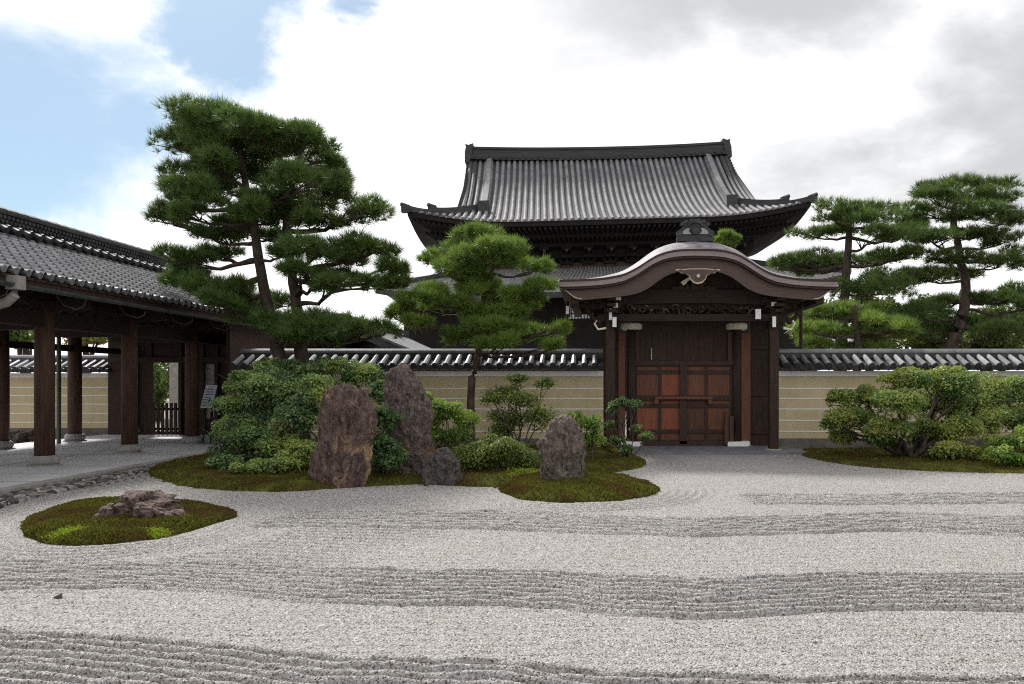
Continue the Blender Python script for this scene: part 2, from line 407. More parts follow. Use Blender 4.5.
def gravel_material():
    m = bpy.data.materials.new('gravel'); m.use_nodes = True
    nt = m.node_tree; N, L = nt.nodes, nt.links
    b = N['Principled BSDF']; b.inputs['Roughness'].default_value = 0.9; b.inputs['Specular IOR Level'].default_value = 0.15
    tc = N.new('ShaderNodeTexCoord')
    v = N.new('ShaderNodeTexVoronoi'); v.inputs['Scale'].default_value = 108
    L.new(tc.outputs['Object'], v.inputs['Vector'])
    sep = N.new('ShaderNodeSeparateColor'); L.new(v.outputs['Color'], sep.inputs[0])
    cr = N.new('ShaderNodeValToRGB')
    e = cr.color_ramp.elements
    e[0].position, e[0].color = 0.0, (0.06, 0.047, 0.041, 1)
    e[1].position, e[1].color = 1.0, (0.50, 0.495, 0.488, 1)
    for p, c in ((0.10, (0.15, 0.130, 0.118, 1)), (0.28, (0.245, 0.230, 0.219, 1)), (0.65, (0.315, 0.305, 0.298, 1)), (0.85, (0.385, 0.377, 0.371, 1))):
        k = e.new(p); k.color = c
    L.new(sep.outputs[0], cr.inputs[0])
    n = N.new('ShaderNodeTexNoise'); n.inputs['Scale'].default_value = 1.1; n.inputs['Detail'].default_value = 5
    L.new(tc.outputs['Object'], n.inputs['Vector'])
    mr = N.new('ShaderNodeMapRange'); mr.inputs[1].default_value, mr.inputs[2].default_value = 0.4, 0.75
    mr.inputs[3].default_value, mr.inputs[4].default_value = 0.0, 0.45
    L.new(n.outputs[0], mr.inputs[0])
    mx = N.new('ShaderNodeMix'); mx.data_type = 'RGBA'; mx.blend_type = 'MULTIPLY'
    L.new(mr.outputs[0], mx.inputs['Factor']); L.new(cr.outputs[0], mx.inputs['A']); mx.inputs['B'].default_value = (0.90, 0.86, 0.80, 1)
    L.new(mx.outputs['Result'], b.inputs['Base Color'])
    bp = N.new('ShaderNodeBump'); bp.inputs['Strength'].default_value = 1.0; bp.inputs['Distance'].default_value = 0.0065
    iv = N.new('ShaderNodeMath'); iv.operation = 'SUBTRACT'; iv.inputs[0].default_value = 1.0; L.new(v.outputs['Distance'], iv.inputs[1])
    L.new(iv.outputs[0], bp.inputs['Height']); L.new(bp.outputs[0], b.inputs['Normal'])
    return m
M['gravel'] = gravel_material()

M['pebble'] = leaf_material('pebble', (0.045, 0.040, 0.037), (0.34, 0.31, 0.285), None, 0.0, 2.0, 0.8, 0.25)
M['moss'] = leaf_material('moss', (0.045, 0.048, 0.010), (0.175, 0.180, 0.032), (0.095, 0.064, 0.022), 0.2, 1.6, 0.95, 0.05)
M['moss_bright'] = leaf_material('moss_bright', (0.22, 0.30, 0.03), (0.34, 0.42, 0.05), None, 0.1, 2, 0.95, 0.05)
M['moss_base'] = material('moss_base', (0.038, 0.040, 0.010), (0.095, 0.105, 0.022), 3.0, 0.98, 0.8, 22, spec=0.05, c3=(0.05, 0.032, 0.014), s3=1.4, t3=(0.45, 0.6))
M['pine_dark'] = leaf_material('pine_dark', (0.034, 0.066, 0.016), (0.155, 0.235, 0.052), (0.10, 0.170, 0.038), 0.40, 0.8)
M['pine_light'] = leaf_material('pine_light', (0.060, 0.115, 0.020), (0.21, 0.31, 0.055), (0.22, 0.32, 0.058), 0.40, 1.0)
M['pine_far'] = leaf_material('pine_far', (0.036, 0.068, 0.016), (0.140, 0.210, 0.044), (0.11, 0.18, 0.040), 0.38, 0.5)
M['azalea'] = leaf_material('azalea', (0.045, 0.095, 0.040), (0.23, 0.35, 0.13), (0.33, 0.42, 0.11), 0.34, 1.3)
M['azalea_dark'] = leaf_material('azalea_dark', (0.035, 0.080, 0.028), (0.14, 0.23, 0.070), None, 0.32)
M['azalea_yellow'] = leaf_material('azalea_yellow', (0.060, 0.120, 0.030), (0.26, 0.37, 0.09), (0.34, 0.38, 0.085), 0.36, 1.2)
M['leaf_bright'] = leaf_material('leaf_bright', (0.09, 0.18, 0.03), (0.28, 0.41, 0.075), (0.34, 0.43, 0.08), 0.38, 2.5)
M['leaf_olive'] = leaf_material('leaf_olive', (0.08, 0.125, 0.028), (0.25, 0.31, 0.065), None, 0.38)
M['leaf_far'] = leaf_material('leaf_far', (0.05, 0.10, 0.022), (0.13, 0.20, 0.04), (0.20, 0.23, 0.04), 0.35, 0.6)
M['leaf_autumn'] = leaf_material('leaf_autumn', (0.10, 0.14, 0.025), (0.28, 0.26, 0.04), (0.40, 0.20, 0.03), 0.35, 0.6)

# ------------------------------------------------------------------ the ground
shore = chaikin([G(140, 470), G(160, 480), G(190, 488), G(235, 491.5), G(290, 492), G(335, 489), G(380, 486), G(430, 484), G(470, 487.5),
                 G(505, 487), G(530, 481), G(580, 476), G(620, 472), G(642, 468), G(648, 463), G(640, 459), (0.6, 17.5), (0.0, 18.35), (-8.6, 18.35), (-8.4, 16.5)])
isle_l = chaikin([G(20, 535), G(26, 522), G(60, 507), G(110, 497, .1), G(160, 496, .1), G(205, 506), G(243, 515), G(218, 523), G(180, 535), G(130, 543), G(88, 546), G(45, 545)])
isle_r = chaikin([G(495, 489), G(515, 481), G(545, 477), G(590, 475), G(630, 480), G(664, 490), G(645, 498), G(600, 502.5), G(550, 503), G(512, 498)])
bed_r = chaikin([G(800, 454.5), G(812, 459), G(860, 467), G(920, 471), G(980, 473), G(1040, 474.5), (12.0, 13.2), (20, 13.0), (20, 18.35), (4.7, 18.35)])

def gravel_ground():
    xs = np.concatenate([np.arange(-16, -9, .25), np.arange(-9, 3.2, .032), np.arange(3.2, 12, .05), np.arange(12, 28, .3)])
    ys = [1.0]
    while ys[-1] < 18.6: ys.append(ys[-1] + max(0.0105, ys[-1] * 0.0024))
    ys = np.array(ys)
    X, Y = np.meshgrid(xs, ys)
    def curve(pts):
        w = np.array(sorted(G(*p) for p in pts)); return np.interp(xs, w[:, 0], w[:, 1])[None, :]
    bands = [
        ([(0, 631), (100, 635), (200, 643), (260, 648), (340, 656), (420, 660), (500, 660), (560, 667), (620, 672), (700, 674), (800, 677), (900, 676), (1024, 678)], None, 13),
        ([(-200, 556), (0, 560), (120, 562), (200, 563), (330, 567), (450, 571), (540, 571), (600, 575), (700, 579), (760, 578), (830, 573), (930, 574), (1024, 573), (1200, 578)],
         [(-200, 588), (0, 590), (120, 588), (220, 594), (300, 603), (400, 606), (500, 606), (560, 609), (620, 616), (700, 620), (800, 614), (900, 609), (1024, 612), (1200, 615)], 9),
        ([(330, 512), (500, 511), (600, 516), (700, 519), (800, 516), (900, 513), (1024, 517), (1200, 515)],
         [(330, 528), (500, 530), (600, 534), (700, 537), (800, 534), (900, 531), (1024, 537), (1200, 534)], 7),
        ([(735, 494), (860, 495), (1024, 493), (1200, 494)], [(735, 504), (860, 505), (1024, 503.5), (1200, 504)], 6)]
    Z = np.zeros_like(X)
    sdn = [sdist(p, X, Y) for p in (shore, isle_l, isle_r, bed_r)]
    near = np.maximum.reduce(sdn)             # negative outside
    dout = -near
    wob = vnoise(X, Y, 1.3, 3) * 0.05 + vnoise(X, Y, 5, 4) * 0.014
    bmask = np.zeros_like(X)
    for k, (top, bot, n) in enumerate(bands):
        yt = curve(top); yb = curve(bot) if bot else np.full_like(yt, 2.6)
        if k == 0: t = (yt - Y) / 0.104; T = (yt - yb) / 0.104
        else: t = (yt - Y) / (yt - yb) * n; T = np.full_like(yt, n)
        t = t + wob * 2.0
        e = np.clip(np.minimum(t, T - t) / 0.35 + 0.3, 0, 1)
        if k in (2, 3):
            xl = -4.0 if k == 2 else G(735, 499)[0]
            e = e * np.clip((X - xl) / 0.25 + vnoise(X, Y, 3, 8), 0, 1)
        if k == 1: e = e * np.clip((X + 2.0) / 2.0 + 0.85, 0.7, 1)
        ridge = 0.5 - 0.5 * np.cos(2 * math.pi * t)
        amp = (0.082, 0.084, 0.086, 0.086)[k]
        rough = 1 + vnoise(X, Y, 9, 12 + k) * 0.7
        Z += e * ((ridge ** 0.8 - 0.55) * amp * rough - 0.004)
        bmask = np.maximum(bmask, e)
    # rings raked round the islands and along the shore
    e = np.clip((0.95 - dout) / 0.25, 0, 1) * np.clip(dout / 0.05, 0, 1) * (1 - bmask)
    Z += e * (np.cos(2 * math.pi * (dout + wob) / 0.135)) * 0.019
    e = np.clip((3.4 - np.hypot((X + 5.6) * .75, Y - 8.7)) / 0.7, 0, 1) * (1 - bmask) * np.clip((dout - .9) / .2, 0, 1)
    Z += e * np.cos(2 * math.pi * (Y + 0.12 * X + wob) / 0.14) * 0.019
    e = (1 - bmask) * np.clip(dout - 0.9, 0, 1)
    Z += e * np.cos(2 * math.pi * (Y + wob * 1.5 + vnoise(X, Y, .35, 6) * .5) / 0.12) * 0.004
    Z += vnoise(X, Y, 14, 21) * 0.006 + vnoise(X, Y, 3, 22) * 0.008
    Z += RNG.normal(0, 1, X.shape) * 0.0020
    Z = np.where(near > 0.02, -0.05, Z)
    r, c = X.shape
    V = np.stack([X, Y, Z], -1).reshape(-1, 3)
    i = (np.arange(r - 1)[:, None] * c + np.arange(c - 1)[None, :]).ravel()
    Fc = np.stack([i, i + 1, i + c + 1, i + c], 1)
    o = fast_mesh('gravel_ground', V, 4, M['gravel'], faces=Fc, smooth=True)
    o['kind'] = 'structure'
gravel_ground()
g = MB(); g.add([(-900, -300, -.12), (900, -300, -.12), (900, 1800, -.12), (-900, 1800, -.12)], [(0, 1, 2, 3)])
g.build('ground', M['soil'])['kind'] = 'structure'

def moss_patch(name, poly, hgt, step, label, blades, bright=(), slope=0.17, lump=0.06):
    lo, hi = poly.min(0) - .15, poly.max(0) + .15
    xs = np.arange(lo[0], hi[0] + step, step); ys = np.arange(lo[1], hi[1] + step, step)
    X, Y = np.meshgrid(xs, ys); d = sdist(poly, X, Y)
    d = d + vnoise(X, Y, 4, 31) * .08
    hz = lambda X, Y, d: np.where(d > 0, hgt * (1 - np.exp(-np.maximum(d, 0) / slope)) + 0.02 + vnoise(X, Y, 1.7, 5) * lump * np.clip(d / .4, 0, 1) + vnoise(X, Y, 9, 6) * .02, np.maximum(d * 1.2, -.10))
    Z = hz(X, Y, d)
    r, c = X.shape
    V = np.stack([X, Y, Z], -1).reshape(-1, 3)
    i = (np.arange(r - 1)[:, None] * c + np.arange(c - 1)[None, :]).ravel()
    Fc = np.stack([i, i + 1, i + c + 1, i + c], 1)
    keep = (d.ravel()[Fc] > -.12).any(1)
    Fc = Fc[keep]
    nb = blades
    bx = RNG.uniform(lo[0], hi[0], nb * 3); by = RNG.uniform(lo[1], hi[1], nb * 3)
    bd = sdist(poly, bx, by) + vnoise(bx, by, 4, 31) * .08
    ok = bd > 0.0; bx, by, bd = bx[ok][:nb], by[ok][:nb], bd[ok][:nb]
    bz = hz(bx, by, bd)
    n = len(bx)
    h = RNG.uniform(.008, .030, n) * (.6 + 1.2 * np.clip(vnoise(bx, by, 5, 77) + .5, 0, 1)); a = RNG.uniform(0, 2 * math.pi, n); w = RNG.uniform(.007, .016, n)
    p0 = np.stack([bx, by, bz - .01], 1)
    side = np.stack([np.cos(a), np.sin(a), a * 0], 1) * w[:, None]
    tip = p0 + np.stack([RNG.normal(0, .4, n) * h, RNG.normal(0, .4, n) * h, h], 1)
    B = np.stack([p0 - side, p0 + side, tip + side * .4, tip - side * .4], 1).reshape(-1, 3)
    mi = np.ones(n, int)
    for (qx, qy, rx, ry) in bright:
        mi[((bx - qx) / rx) ** 2 + ((by - qy) / ry) ** 2 + vnoise(bx, by, 9, 2) * 1.2 + RNG.normal(0, .35, n) < 1] = 2
    allF = np.concatenate([Fc, (np.arange(n * 4).reshape(-1, 4) + len(V))])
    tone = np.concatenate([np.full(len(Fc), .5), RNG.random(n)])
    o = fast_mesh(name, np.concatenate([V, B]), 4, [M['moss_base'], M['moss'], M['moss_bright']], faces=allF,
                  tone=tone, mi=np.concatenate([np.zeros(len(Fc), int), mi]), smooth=True)
    tag(o, label, 'moss', None, 'stuff')
    return hz
bl1 = G(66, 531, .1); bl2 = G(160, 528, .1)
moss_patch('moss_island', isle_l, .11, .05, 'low oval moss island with a flat pinkish rock in the raked gravel', 70000,
           [(bl1[0], bl1[1], .13, .16), (bl2[0], bl2[1], .12, .10)])
moss_patch('moss_island', isle_r, .12, .05, 'teardrop moss island around the single grey upright rock', 34000)
gl = G(530, 470)
moss_patch('moss_bank', shore, .11, .07, 'long moss bank under the shrubs and tall rocks left of the gate', 110000,
           [(-1.1, 12.6, .45, .5)], lump=.10)
moss_patch('moss_bank', bed_r, .07, .09, 'dark moss bed under the wide shrub right of the gate', 60000, lump=.06)

# ------------------------------------------------------------------ foliage builders
def tufts(Pn, A, K, L, w, spread=0.62):
    n = len(Pn)
    d = norm(A[:, None, :] + RNG.normal(0, spread, (n, K, 3)))
    l = L * RNG.uniform(.7, 1.3, (n, 1, 1)) * RNG.uniform(.7, 1.1, (n, K, 1))
    s = norm(np.cross(d, RNG.normal(0, 1, (n, K, 3)))) * w
    b = Pn[:, None, :] + d * l * .08
    tri = np.stack([b - s / 2, b + s / 2, b + d * l], 2)
    tone = np.repeat(np.clip(RNG.normal(.45, .28, n), 0, 1), K) + RNG.normal(0, .10, n * K)
    return tri.reshape(-1, 3), np.clip(tone, 0, 1)

def pad_points(c, rx, ry, rz, n, under=.22):
    """points and axes over one cloud of a pine branch, split in a few smaller lumps"""
    ns = max(5, int(round(rx / .13)))
    pts, ax = [], []
    for k in range(ns):
        o = RNG.normal(0, .45, 3) * (1, 1, .45); o = o / max(1, np.linalg.norm(o) / .72)
        f = RNG.uniform(.24, .50)
        m = n // ns
        u = norm(RNG.normal(0, 1, (m, 3)))
        u[:, 2] = np.where(RNG.random(m) < under, -abs(u[:, 2]) * .6, abs(u[:, 2]))
        rr = RNG.uniform(.45, 1.0, (m, 1)) ** .6
        q = c + o * (rx, ry, rz) + u * rr * f * np.array((rx, ry, rz * 1.35))
        pts.append(q); ax.append(norm(u * (1, 1, .6) * .75 + np.array((0, 0, .75))))
    return np.concatenate(pts), np.concatenate(ax)

def limb_path(a, b, sag=.12, n=5, wig=.05):
    a, b = np.array(a, float), np.array(b, float); L = np.linalg.norm(b - a)
    out = []
    for i in range(n + 1):
        t = i / n
        p = a + (b - a) * t
        p[2] += -math.sin(t * math.pi) * sag * L
        if 0 < i < n: p += RNG.normal(0, wig * L * .3, 3)
        out.append(p)
    return out

def pine(name, label, cat_, trunks, pads, Y, scale, off, mat, dens=150, K=13, L=.19, w=.013, depth=1.5, group=None, zbase=0.0, tr=(.16, .05), fx=1.0, fy=1.0, rise=0.1, seed=1):
    """trunks and pads are given in picture pixels (zoomed by scale, offset off) and set at their own depths round Y"""
    global RNG
    RNG = np.random.default_rng(seed)
    tp = []
    for pts, r0, r1, dy in trunks:
        q = [P(off[0] + x / scale, off[1] + y / scale, Y + dy) for x, y in pts]
        tp.append((q, r0, r1))
    base = tp[0][0][0].copy(); base[2] = zbase
    root = thing(name, label, cat_, tuple(base), group)
    for q, r0, r1 in tp:
        q = [np.array((q[0][0] + (q[0][0] - q[1][0]) * .12, q[0][1], zbase - .05))] + q
        # subdivide
        qq = []
        for i in range(len(q) - 1):
            for t in np.linspace(0, 1, 5)[:-1]: qq.append(q[i] * (1 - t) + q[i + 1] * t + RNG.normal(0, .012, 3))
        qq.append(q[-1])
        n = len(qq)
        rad = [(r0 + (r1 - r0) * (i / (n - 1)) ** .9) * (1 + (.35 if i == 0 else .12 if i == 1 else 0)) * RNG.uniform(.94, 1.06) for i in range(n)]
        MB().tube(qq, rad, 10).build('trunk', M['bark'], root, smooth=True)
    V, T = [], []
    limbs = MB()
    allp = np.concatenate([np.array(q) for q, _, _ in tp])
    for (x, y, rx, ry) in pads:
        dy = RNG.uniform(-1, 1) * depth
        rx, ry = rx * fx, ry * fy
        px, py = off[0] + x / scale, off[1] + (y + ry * .38) / scale
        Yd = Y + dy
        c = P(px, py, Yd)
        mrx, mrz = rx / scale / F * Yd, ry / scale / F * Yd
        mry = max(.35, min(mrx * .9, depth * .75))
        n = int(dens * (mrx * mry) / .5 * (1 + mrz / mrx) + 60)
        p, a = pad_points(c, mrx, mry, mrz, n)
        v, t = tufts(p, a, K, L, w)
        V.append(v); T.append(t)
        # limb from the trunk, a little below the pad, with a few side twigs
        best = None
        for q, _, r1 in tp:
            for i in range(len(q) - 1):
                for tt in (0, .33, .66, 1):
                    s_ = q[i] * (1 - tt) + q[i + 1] * tt
                    e = abs((c[2] - rise * np.hypot(*(c - s_)[:2])) - s_[2]) * 1.6 + .5 * np.hypot(*(c - s_)[:2])
                    if best is None or e < best[0]: best = (e, s_)
        s_ = best[1]
        Ld = np.linalg.norm(c - s_)
        lp = limb_path(s_, c - np.array((0, 0, mrz * .35)), .06, 6)
        r0 = min(.085, .030 + .018 * Ld) * (tr[0] / .16)
        limbs.tube(lp, [r0 * (1 - .7 * i / 6) for i in range(7)], 6)
        for k in range(5):
            i = int(RNG.integers(3, 6))
            e = c + np.array((RNG.uniform(-.75, .75) * mrx, RNG.uniform(-.75, .75) * mry, RNG.uniform(-.3, .3) * mrz))
            limbs.tube(limb_path(lp[i], e, -.04, 3), [r0 * .4, r0 * .3, r0 * .22, r0 * .1], 5)
    limbs.build('limbs', M['bark'], root, smooth=True)
    fast_mesh('crown', np.concatenate(V), 3, mat, parent=root, tone=np.concatenate(T))
    return root

def leaves(Pn, Nn, size, asp=.45, jit=.6, cup=0.25):
    n = len(Pn)
    nn = norm(Nn + RNG.normal(0, jit, (n, 3)))
    d = norm(np.cross(nn, RNG.normal(0, 1, (n, 3))))
    s = np.cross(nn, d)
    L = size * RNG.uniform(.6, 1.2, (n, 1))
    a = Pn - d * L * .5; b = Pn + d * L * .5 - nn * L * cup * .5
    m = Pn + nn * L * cup * .15
    q = np.stack([a, m - s * L * asp * .5, b, m + s * L * asp * .5], 1)
    return q.reshape(-1, 3)

def shrub(name, label, clumps, Y, mat, n_per=900, size=.055, depth=.6, base=None, stems=6, cat='shrub', group=None, zbase=.08, stem_r=.02,
          sub=14, fill=.35, seed=5, asp=.5, lean=0.0, mats=None, gap=1.0):
    """clumps: (px, py, rx, ry[, dy]) in picture pixels, each with a depth of its own; rosettes of leaves over sub-lumps"""
    global RNG
    RNG = np.random.default_rng(seed)
    cl = []
    for c in clumps:
        dy = c[4] if len(c) > 4 else RNG.uniform(-depth, depth)
        q = P(c[0], c[1], Y + dy); k = (Y + dy) / F
        cl.append((q, c[2] * k, min(c[2] * k, max(depth, .15) * 1.1), c[3] * k))
    if base is None: base = (np.mean([c[0][0] for c in cl]), Y)
    root = thing(name, label, cat, (base[0], base[1], zbase), group)
    V, T = [], []
    st = MB()
    for (q, rx, ry, rz) in cl:
        area = (rx * ry + rx * rz) / .12
        m = int(n_per * area * .82) + 150
        # sub-lumps on the clump's upper shell
        lump_c, lump_r = [], []
        for k in range(sub):
            u = norm(RNG.normal(0, 1, 3)); u[2] = u[2] * .8 + .1
            lump_c.append(q + u * np.array((rx, ry, rz)) * RNG.uniform(.35, .80)); lump_r.append(np.array((1, 1, .85)) * min(rx, rz * 1.4) * RNG.uniform(.32, .55))
        lump_c.append(q); lump_r.append(np.array((rx, ry, rz)) * .6)
        ids = RNG.integers(0, len(lump_c), m)
        lc, lr = np.array(lump_c)[ids], np.array(lump_r)[ids]
        u = norm(RNG.normal(0, 1, (m, 3)))
        u[:, 2] = np.where(RNG.random(m) < .75, abs(u[:, 2]), u[:, 2])
        rr = np.where(RNG.random((m, 1)) < fill, RNG.random((m, 1)), RNG.uniform(.82, 1.08, (m, 1)))
        pos = lc + u * lr * rr * gap
        nr = norm(u * .6 + np.array((0, 0, .65)))
        V.append(leaves(pos, nr, size * 1.15, asp, .6))
        ltone = RNG.normal(.45, .2, len(lump_c))
        T.append(np.clip(ltone[ids] + RNG.normal(0, .3, m), 0, 1))
    bz = np.array((base[0], base[1], zbase))
    for k in range(stems):
        q, rx, ry, rz = cl[k % len(cl)]
        b0 = bz + np.array((RNG.uniform(-.1, .1), RNG.uniform(-.06, .06), -.03))
        e = q + np.array((RNG.uniform(-.4, .4) * rx, RNG.uniform(-.3, .3) * ry, RNG.uniform(-.2, .4) * rz))
        lp = limb_path(b0, e, -.05, 5, .10)
        st.tube(lp, [stem_r * (1 - .75 * i / 5) for i in range(6)], 6)
        for j in range(4):
            i = int(RNG.integers(2, 5))
            e2 = q + np.array((RNG.uniform(-.9, .9) * rx, RNG.uniform(-.8, .8) * ry, RNG.uniform(-.5, .8) * rz))
            st.tube(limb_path(lp[i], e2, -.05, 3, .12), [stem_r * .45, stem_r * .32, stem_r * .22, stem_r * .1], 5)
    st.build('stem', M['stem'], root, smooth=True)
    fast_mesh('foliage', np.concatenate(V), 4, mat, parent=root, tone=np.concatenate(T))
    return root

def rock(name, label, rows, Y, mat, dr=.75, nz=.10, seed=0, z0=None, facets=5.0, ns=120, nt=96, cap=.10):
    """rows: (py, left px, right px) from top to base; a closed stone with that profile and a real depth"""
    rows = sorted(rows)
    z = np.array([EYE + (PY0 - r[0]) / F * Y for r in rows])
    xl = np.array([(r[1] - PX0) / F * Y for r in rows]); xr = np.array([(r[2] - PX0) / F * Y for r in rows])
    zt, zb = z[0], z[-1] - .12
    zz = np.concatenate([np.linspace(zt, zb, nt)])
    L = np.interp(-zz, -z, xl); Rr = np.interp(-zz, -z, xr)
    cx = (L + Rr) / 2; rx = (Rr - L) / 2
    Hh = zt - zb
    tcap = np.clip((zt - zz) / (Hh * cap), 0, 1)
    base = ((xl[-1] + xr[-1]) / 2, Y, max(0.0, zb + .12))
    V, Fc = [], []
    wmax = rx.max()
    sv = Vector((seed * 7.3, seed * 3.1, seed * 5.7))
    for i in range(nt):
        for j in range(ns):
            a = 2 * math.pi * j / ns
            ca, sa = math.cos(a), math.sin(a)
            k = 1.0 / (abs(ca) ** 2.6 + abs(sa) ** 2.6) ** (1 / 2.6)
            r0 = rx[i] * (0.25 + .75 * math.sqrt(1 - (1 - tcap[i]) ** 2)) if tcap[i] < 1 else rx[i]
            dep = (wmax * .55 + rx[i] * .45) * dr * (math.sqrt(1 - (1 - tcap[i]) ** 2) * .7 + .3 if tcap[i] < 1 else 1)
            p = Vector((cx[i] + ca * k * r0, Y + dep * .0 + sa * k * dep, zz[i]))
            q = p * (1.0 / max(wmax, .2)) * .9 + sv
            f = mnoise.fractal(q * 1.6, .9, 2.1, 5) * nz
            vd = mnoise.voronoi(q * facets * Vector((1, 1, .6)) * .5)[0]
            f += (vd[1] - vd[0]) * nz * .9 - .35 * nz
            f += mnoise.ridged_multi_fractal(q * Vector((2.6, 2.6, 1.3)), .9, 2.2, 6, 1.0, 2.0) * nz * .30 - nz * .36
            vd2 = mnoise.voronoi(q * facets * Vector((1.2, 1.2, .7)) * 1.3)[0]
            f += (min(vd2[1] - vd2[0], .35) - .2) * nz * .8
            n_ = Vector((ca, sa, .15)).normalized()
            for fs, fa in ((1.9, .95), (4.2, .55)):
                u_ = (q + Vector((0, 0, .0)) + mnoise.noise_vector(q * 3) * .05) * Vector((fs, fs, fs * .42))
                pc = mnoise.voronoi(u_)[1][0]
                gv = mnoise.cell_vector(pc * 37.3 + Vector((.37, .71, .13)))
                f += max(-.45, min(.45, (u_ - pc).dot(gv) + (gv.x - .0) * .18)) * nz * fa
            p = p + n_ * f * wmax * 1.4 + Vector((0, 0, f * wmax * .35 * (1 - tcap[i])))
            V.append(p)
    for i in range(nt - 1):
        for j in range(ns): Fc.append((i * ns + j, (i + 1) * ns + j, (i + 1) * ns + (j + 1) % ns, i * ns + (j + 1) % ns))
    top = Vector((0, 0, 0))
    for j in range(ns): top += V[j]
    top /= ns
    V.append(top + Vector((0, 0, .02)))
    for j in range(ns): Fc.append((len(V) - 1, j, (j + 1) % ns))
    mb = MB(); mb.add([tuple(v) for v in V], Fc)
    o = mb.build(name, mat, None, smooth=True, loc=base)
    return tag(o, label, 'rock', 'rocks set in the garden')

# ------------------------------------------------------------------ main hall (local: origin at the middle of the front eave, y goes back)
def hall():
    root = thing('temple_hall', 'huge dark temple hall with curved grey tiled roof rising behind the gate', 'temple hall', (1.315, 45, 0), None)
    root.rotation_euler = (0, R(-2.2), R(3.4))
    EX, DY, XG, ZE, ZR, TR = 12.0, 18.4, 9.05, 11.31, 6.28, 9.2
    def h(t):
        s = t / TR; return ZE + ZR * (.55 * s + .45 * s * s)
    def lift(tx, ty): return .82 * max(0, 1 - tx / 6.5) ** 2 * max(0, 1 - ty / 6.5) ** 2
    def surf(x, y):
        tx = EX - abs(x); ty = min(y, DY - y)
        t = ty if abs(x) <= XG else min(tx, ty)
        return h(max(t, 0)) + lift(tx, ty)
    roof = MB()
    # pans (under the round tiles): front, back, the two sides
    def slope(fun, us, limit, vs=14, mi=1):
        for a, b in zip(us[:-1], us[1:]):
            la, lb = limit(a), limit(b)
            A = np.zeros((vs + 1, 2, 3))
            for i in range(vs + 1):
                A[i, 0] = fun(a, la * i / vs); A[i, 1] = fun(b, lb * i / vs)
            roof.grid(A, mi)
    us = np.concatenate([np.linspace(-EX, -XG, 8), np.linspace(-XG, XG, 30)[1:], np.linspace(XG, EX, 8)[1:]])
    lim = lambda x: TR if abs(x) <= XG + .01 else max(.01, EX - abs(x))
    fr = lambda x, t: (x, t, h(t) + lift(EX - abs(x), t))
    bk = lambda x, t: (x, DY - t, h(t) + lift(EX - abs(x), t))
    slope(fr, us, lim); slope(bk, us, lim)
    ws = np.linspace(0, DY, 40)
    lim2 = lambda y: max(.01, min(y, DY - y, EX - XG))
    for sg in (-1, 1):
        slope(lambda y, t: (sg * (EX - t), y, h(t) + lift(t, min(y, DY - y))), ws, lim2, 8)
    # rows of round tiles
    sp = .40
    n = int(EX / sp)
    for i in range(-n, n + 1):
        x = i * sp
        if 7.45 < abs(x) < 8.15: pass
        lm = lim(x)
        if lm < .5: continue
        ts = np.linspace(-.08, lm, 11)
        for fn in (fr, bk):
            roof.tube([Vector(fn(x, max(t, -.08))) + Vector((0, 0, .02)) for t in ts], .122, 6, 0, (-.2, math.pi + .2), True, up=(0, 0, 1))
    m_ = int(DY / 2 / sp)
    for sg in (-1, 1):
        for i in range(-m_, m_ + 1):
            y = DY / 2 + i * sp; lm = lim2(y)
            if lm < .5: continue
            roof.tube([Vector((sg * (EX - t), y, h(max(t, 0)) + lift(max(t, 0), min(y, DY - y)) + .02)) for t in np.linspace(-.08, lm, 7)], .122, 6, 0, (-.2, math.pi + .2), True)
        # gable wall
        g = []
        for t in np.linspace(EX - XG, TR, 8): g.append((sg * XG, t, h(t)))
        for t in np.linspace(TR, EX - XG, 8)[1:]: g.append((sg * XG, DY - t, h(t)))
        roof.add(g, [tuple(range(len(g)))], 1)
    roof.build('roof', [M['hall_tile'], M['hall_pan']], root, local=True)
    # eaves: fascia, rafters and the stepped brackets below
    ev = MB()
    per = []
    for x in np.linspace(-EX, EX, 41): per.append((x, 0.0))
    for y in np.linspace(0, DY, 31)[1:]: per.append((EX, y))
    for x in np.linspace(EX, -EX, 41)[1:]: per.append((x, DY))
    for y in np.linspace(DY, 0, 31)[1:-1]: per.append((-EX, y))
    rings = []
    for sh, dz in ((0, -.02), (.02, -.30), (.5, -.34), (1.1, -.52), (1.15, -.75), (2.0, -.85), (2.05, -1.15), (2.8, -1.25), (2.85, -1.75), (3.55, -1.8), (3.6, -2.3)):
        ring = []
        for x, y in per:
            tx, ty = EX - abs(x), min(y, DY - y)
            sx = x - math.copysign(sh, x) * min(1, max(0, (sh + 1.2 - tx) / 1.2)) if tx < 1.2 else x * (1 - 0)
            # shrink the rectangle toward the walls
            sx = x * (EX - sh) / EX; sy = DY / 2 + (y - DY / 2) * (DY / 2 - sh) / (DY / 2)
            ring.append((sx, sy, ZE + lift(tx, ty) * (1 - sh / 3.8) + dz))
        rings.append(ring)
    k = len(per)
    V = [p for r in rings for p in r]
    Fc = [(i * k + j, i * k + (j + 1) % k, (i + 1) * k + (j + 1) % k, (i + 1) * k + j) for i in range(len(rings) - 1) for j in range(k)]
    ev.add(V, Fc)
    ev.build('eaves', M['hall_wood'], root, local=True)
    rf = MB()
    for i in range(-38, 39):
        x = i * .31; l0 = lift(EX - abs(x), 0)
        rf.bar((x, .10, ZE + l0 - .42), (x * .93, 1.2, ZE + l0 * .75 - .60), .12, .13)
        rf.bar((x * .95, 1.15, ZE + l0 * .7 - .80), (x * .9, 2.1, ZE + l0 * .5 - .93), .12, .13)
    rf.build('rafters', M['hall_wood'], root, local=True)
    br = MB()
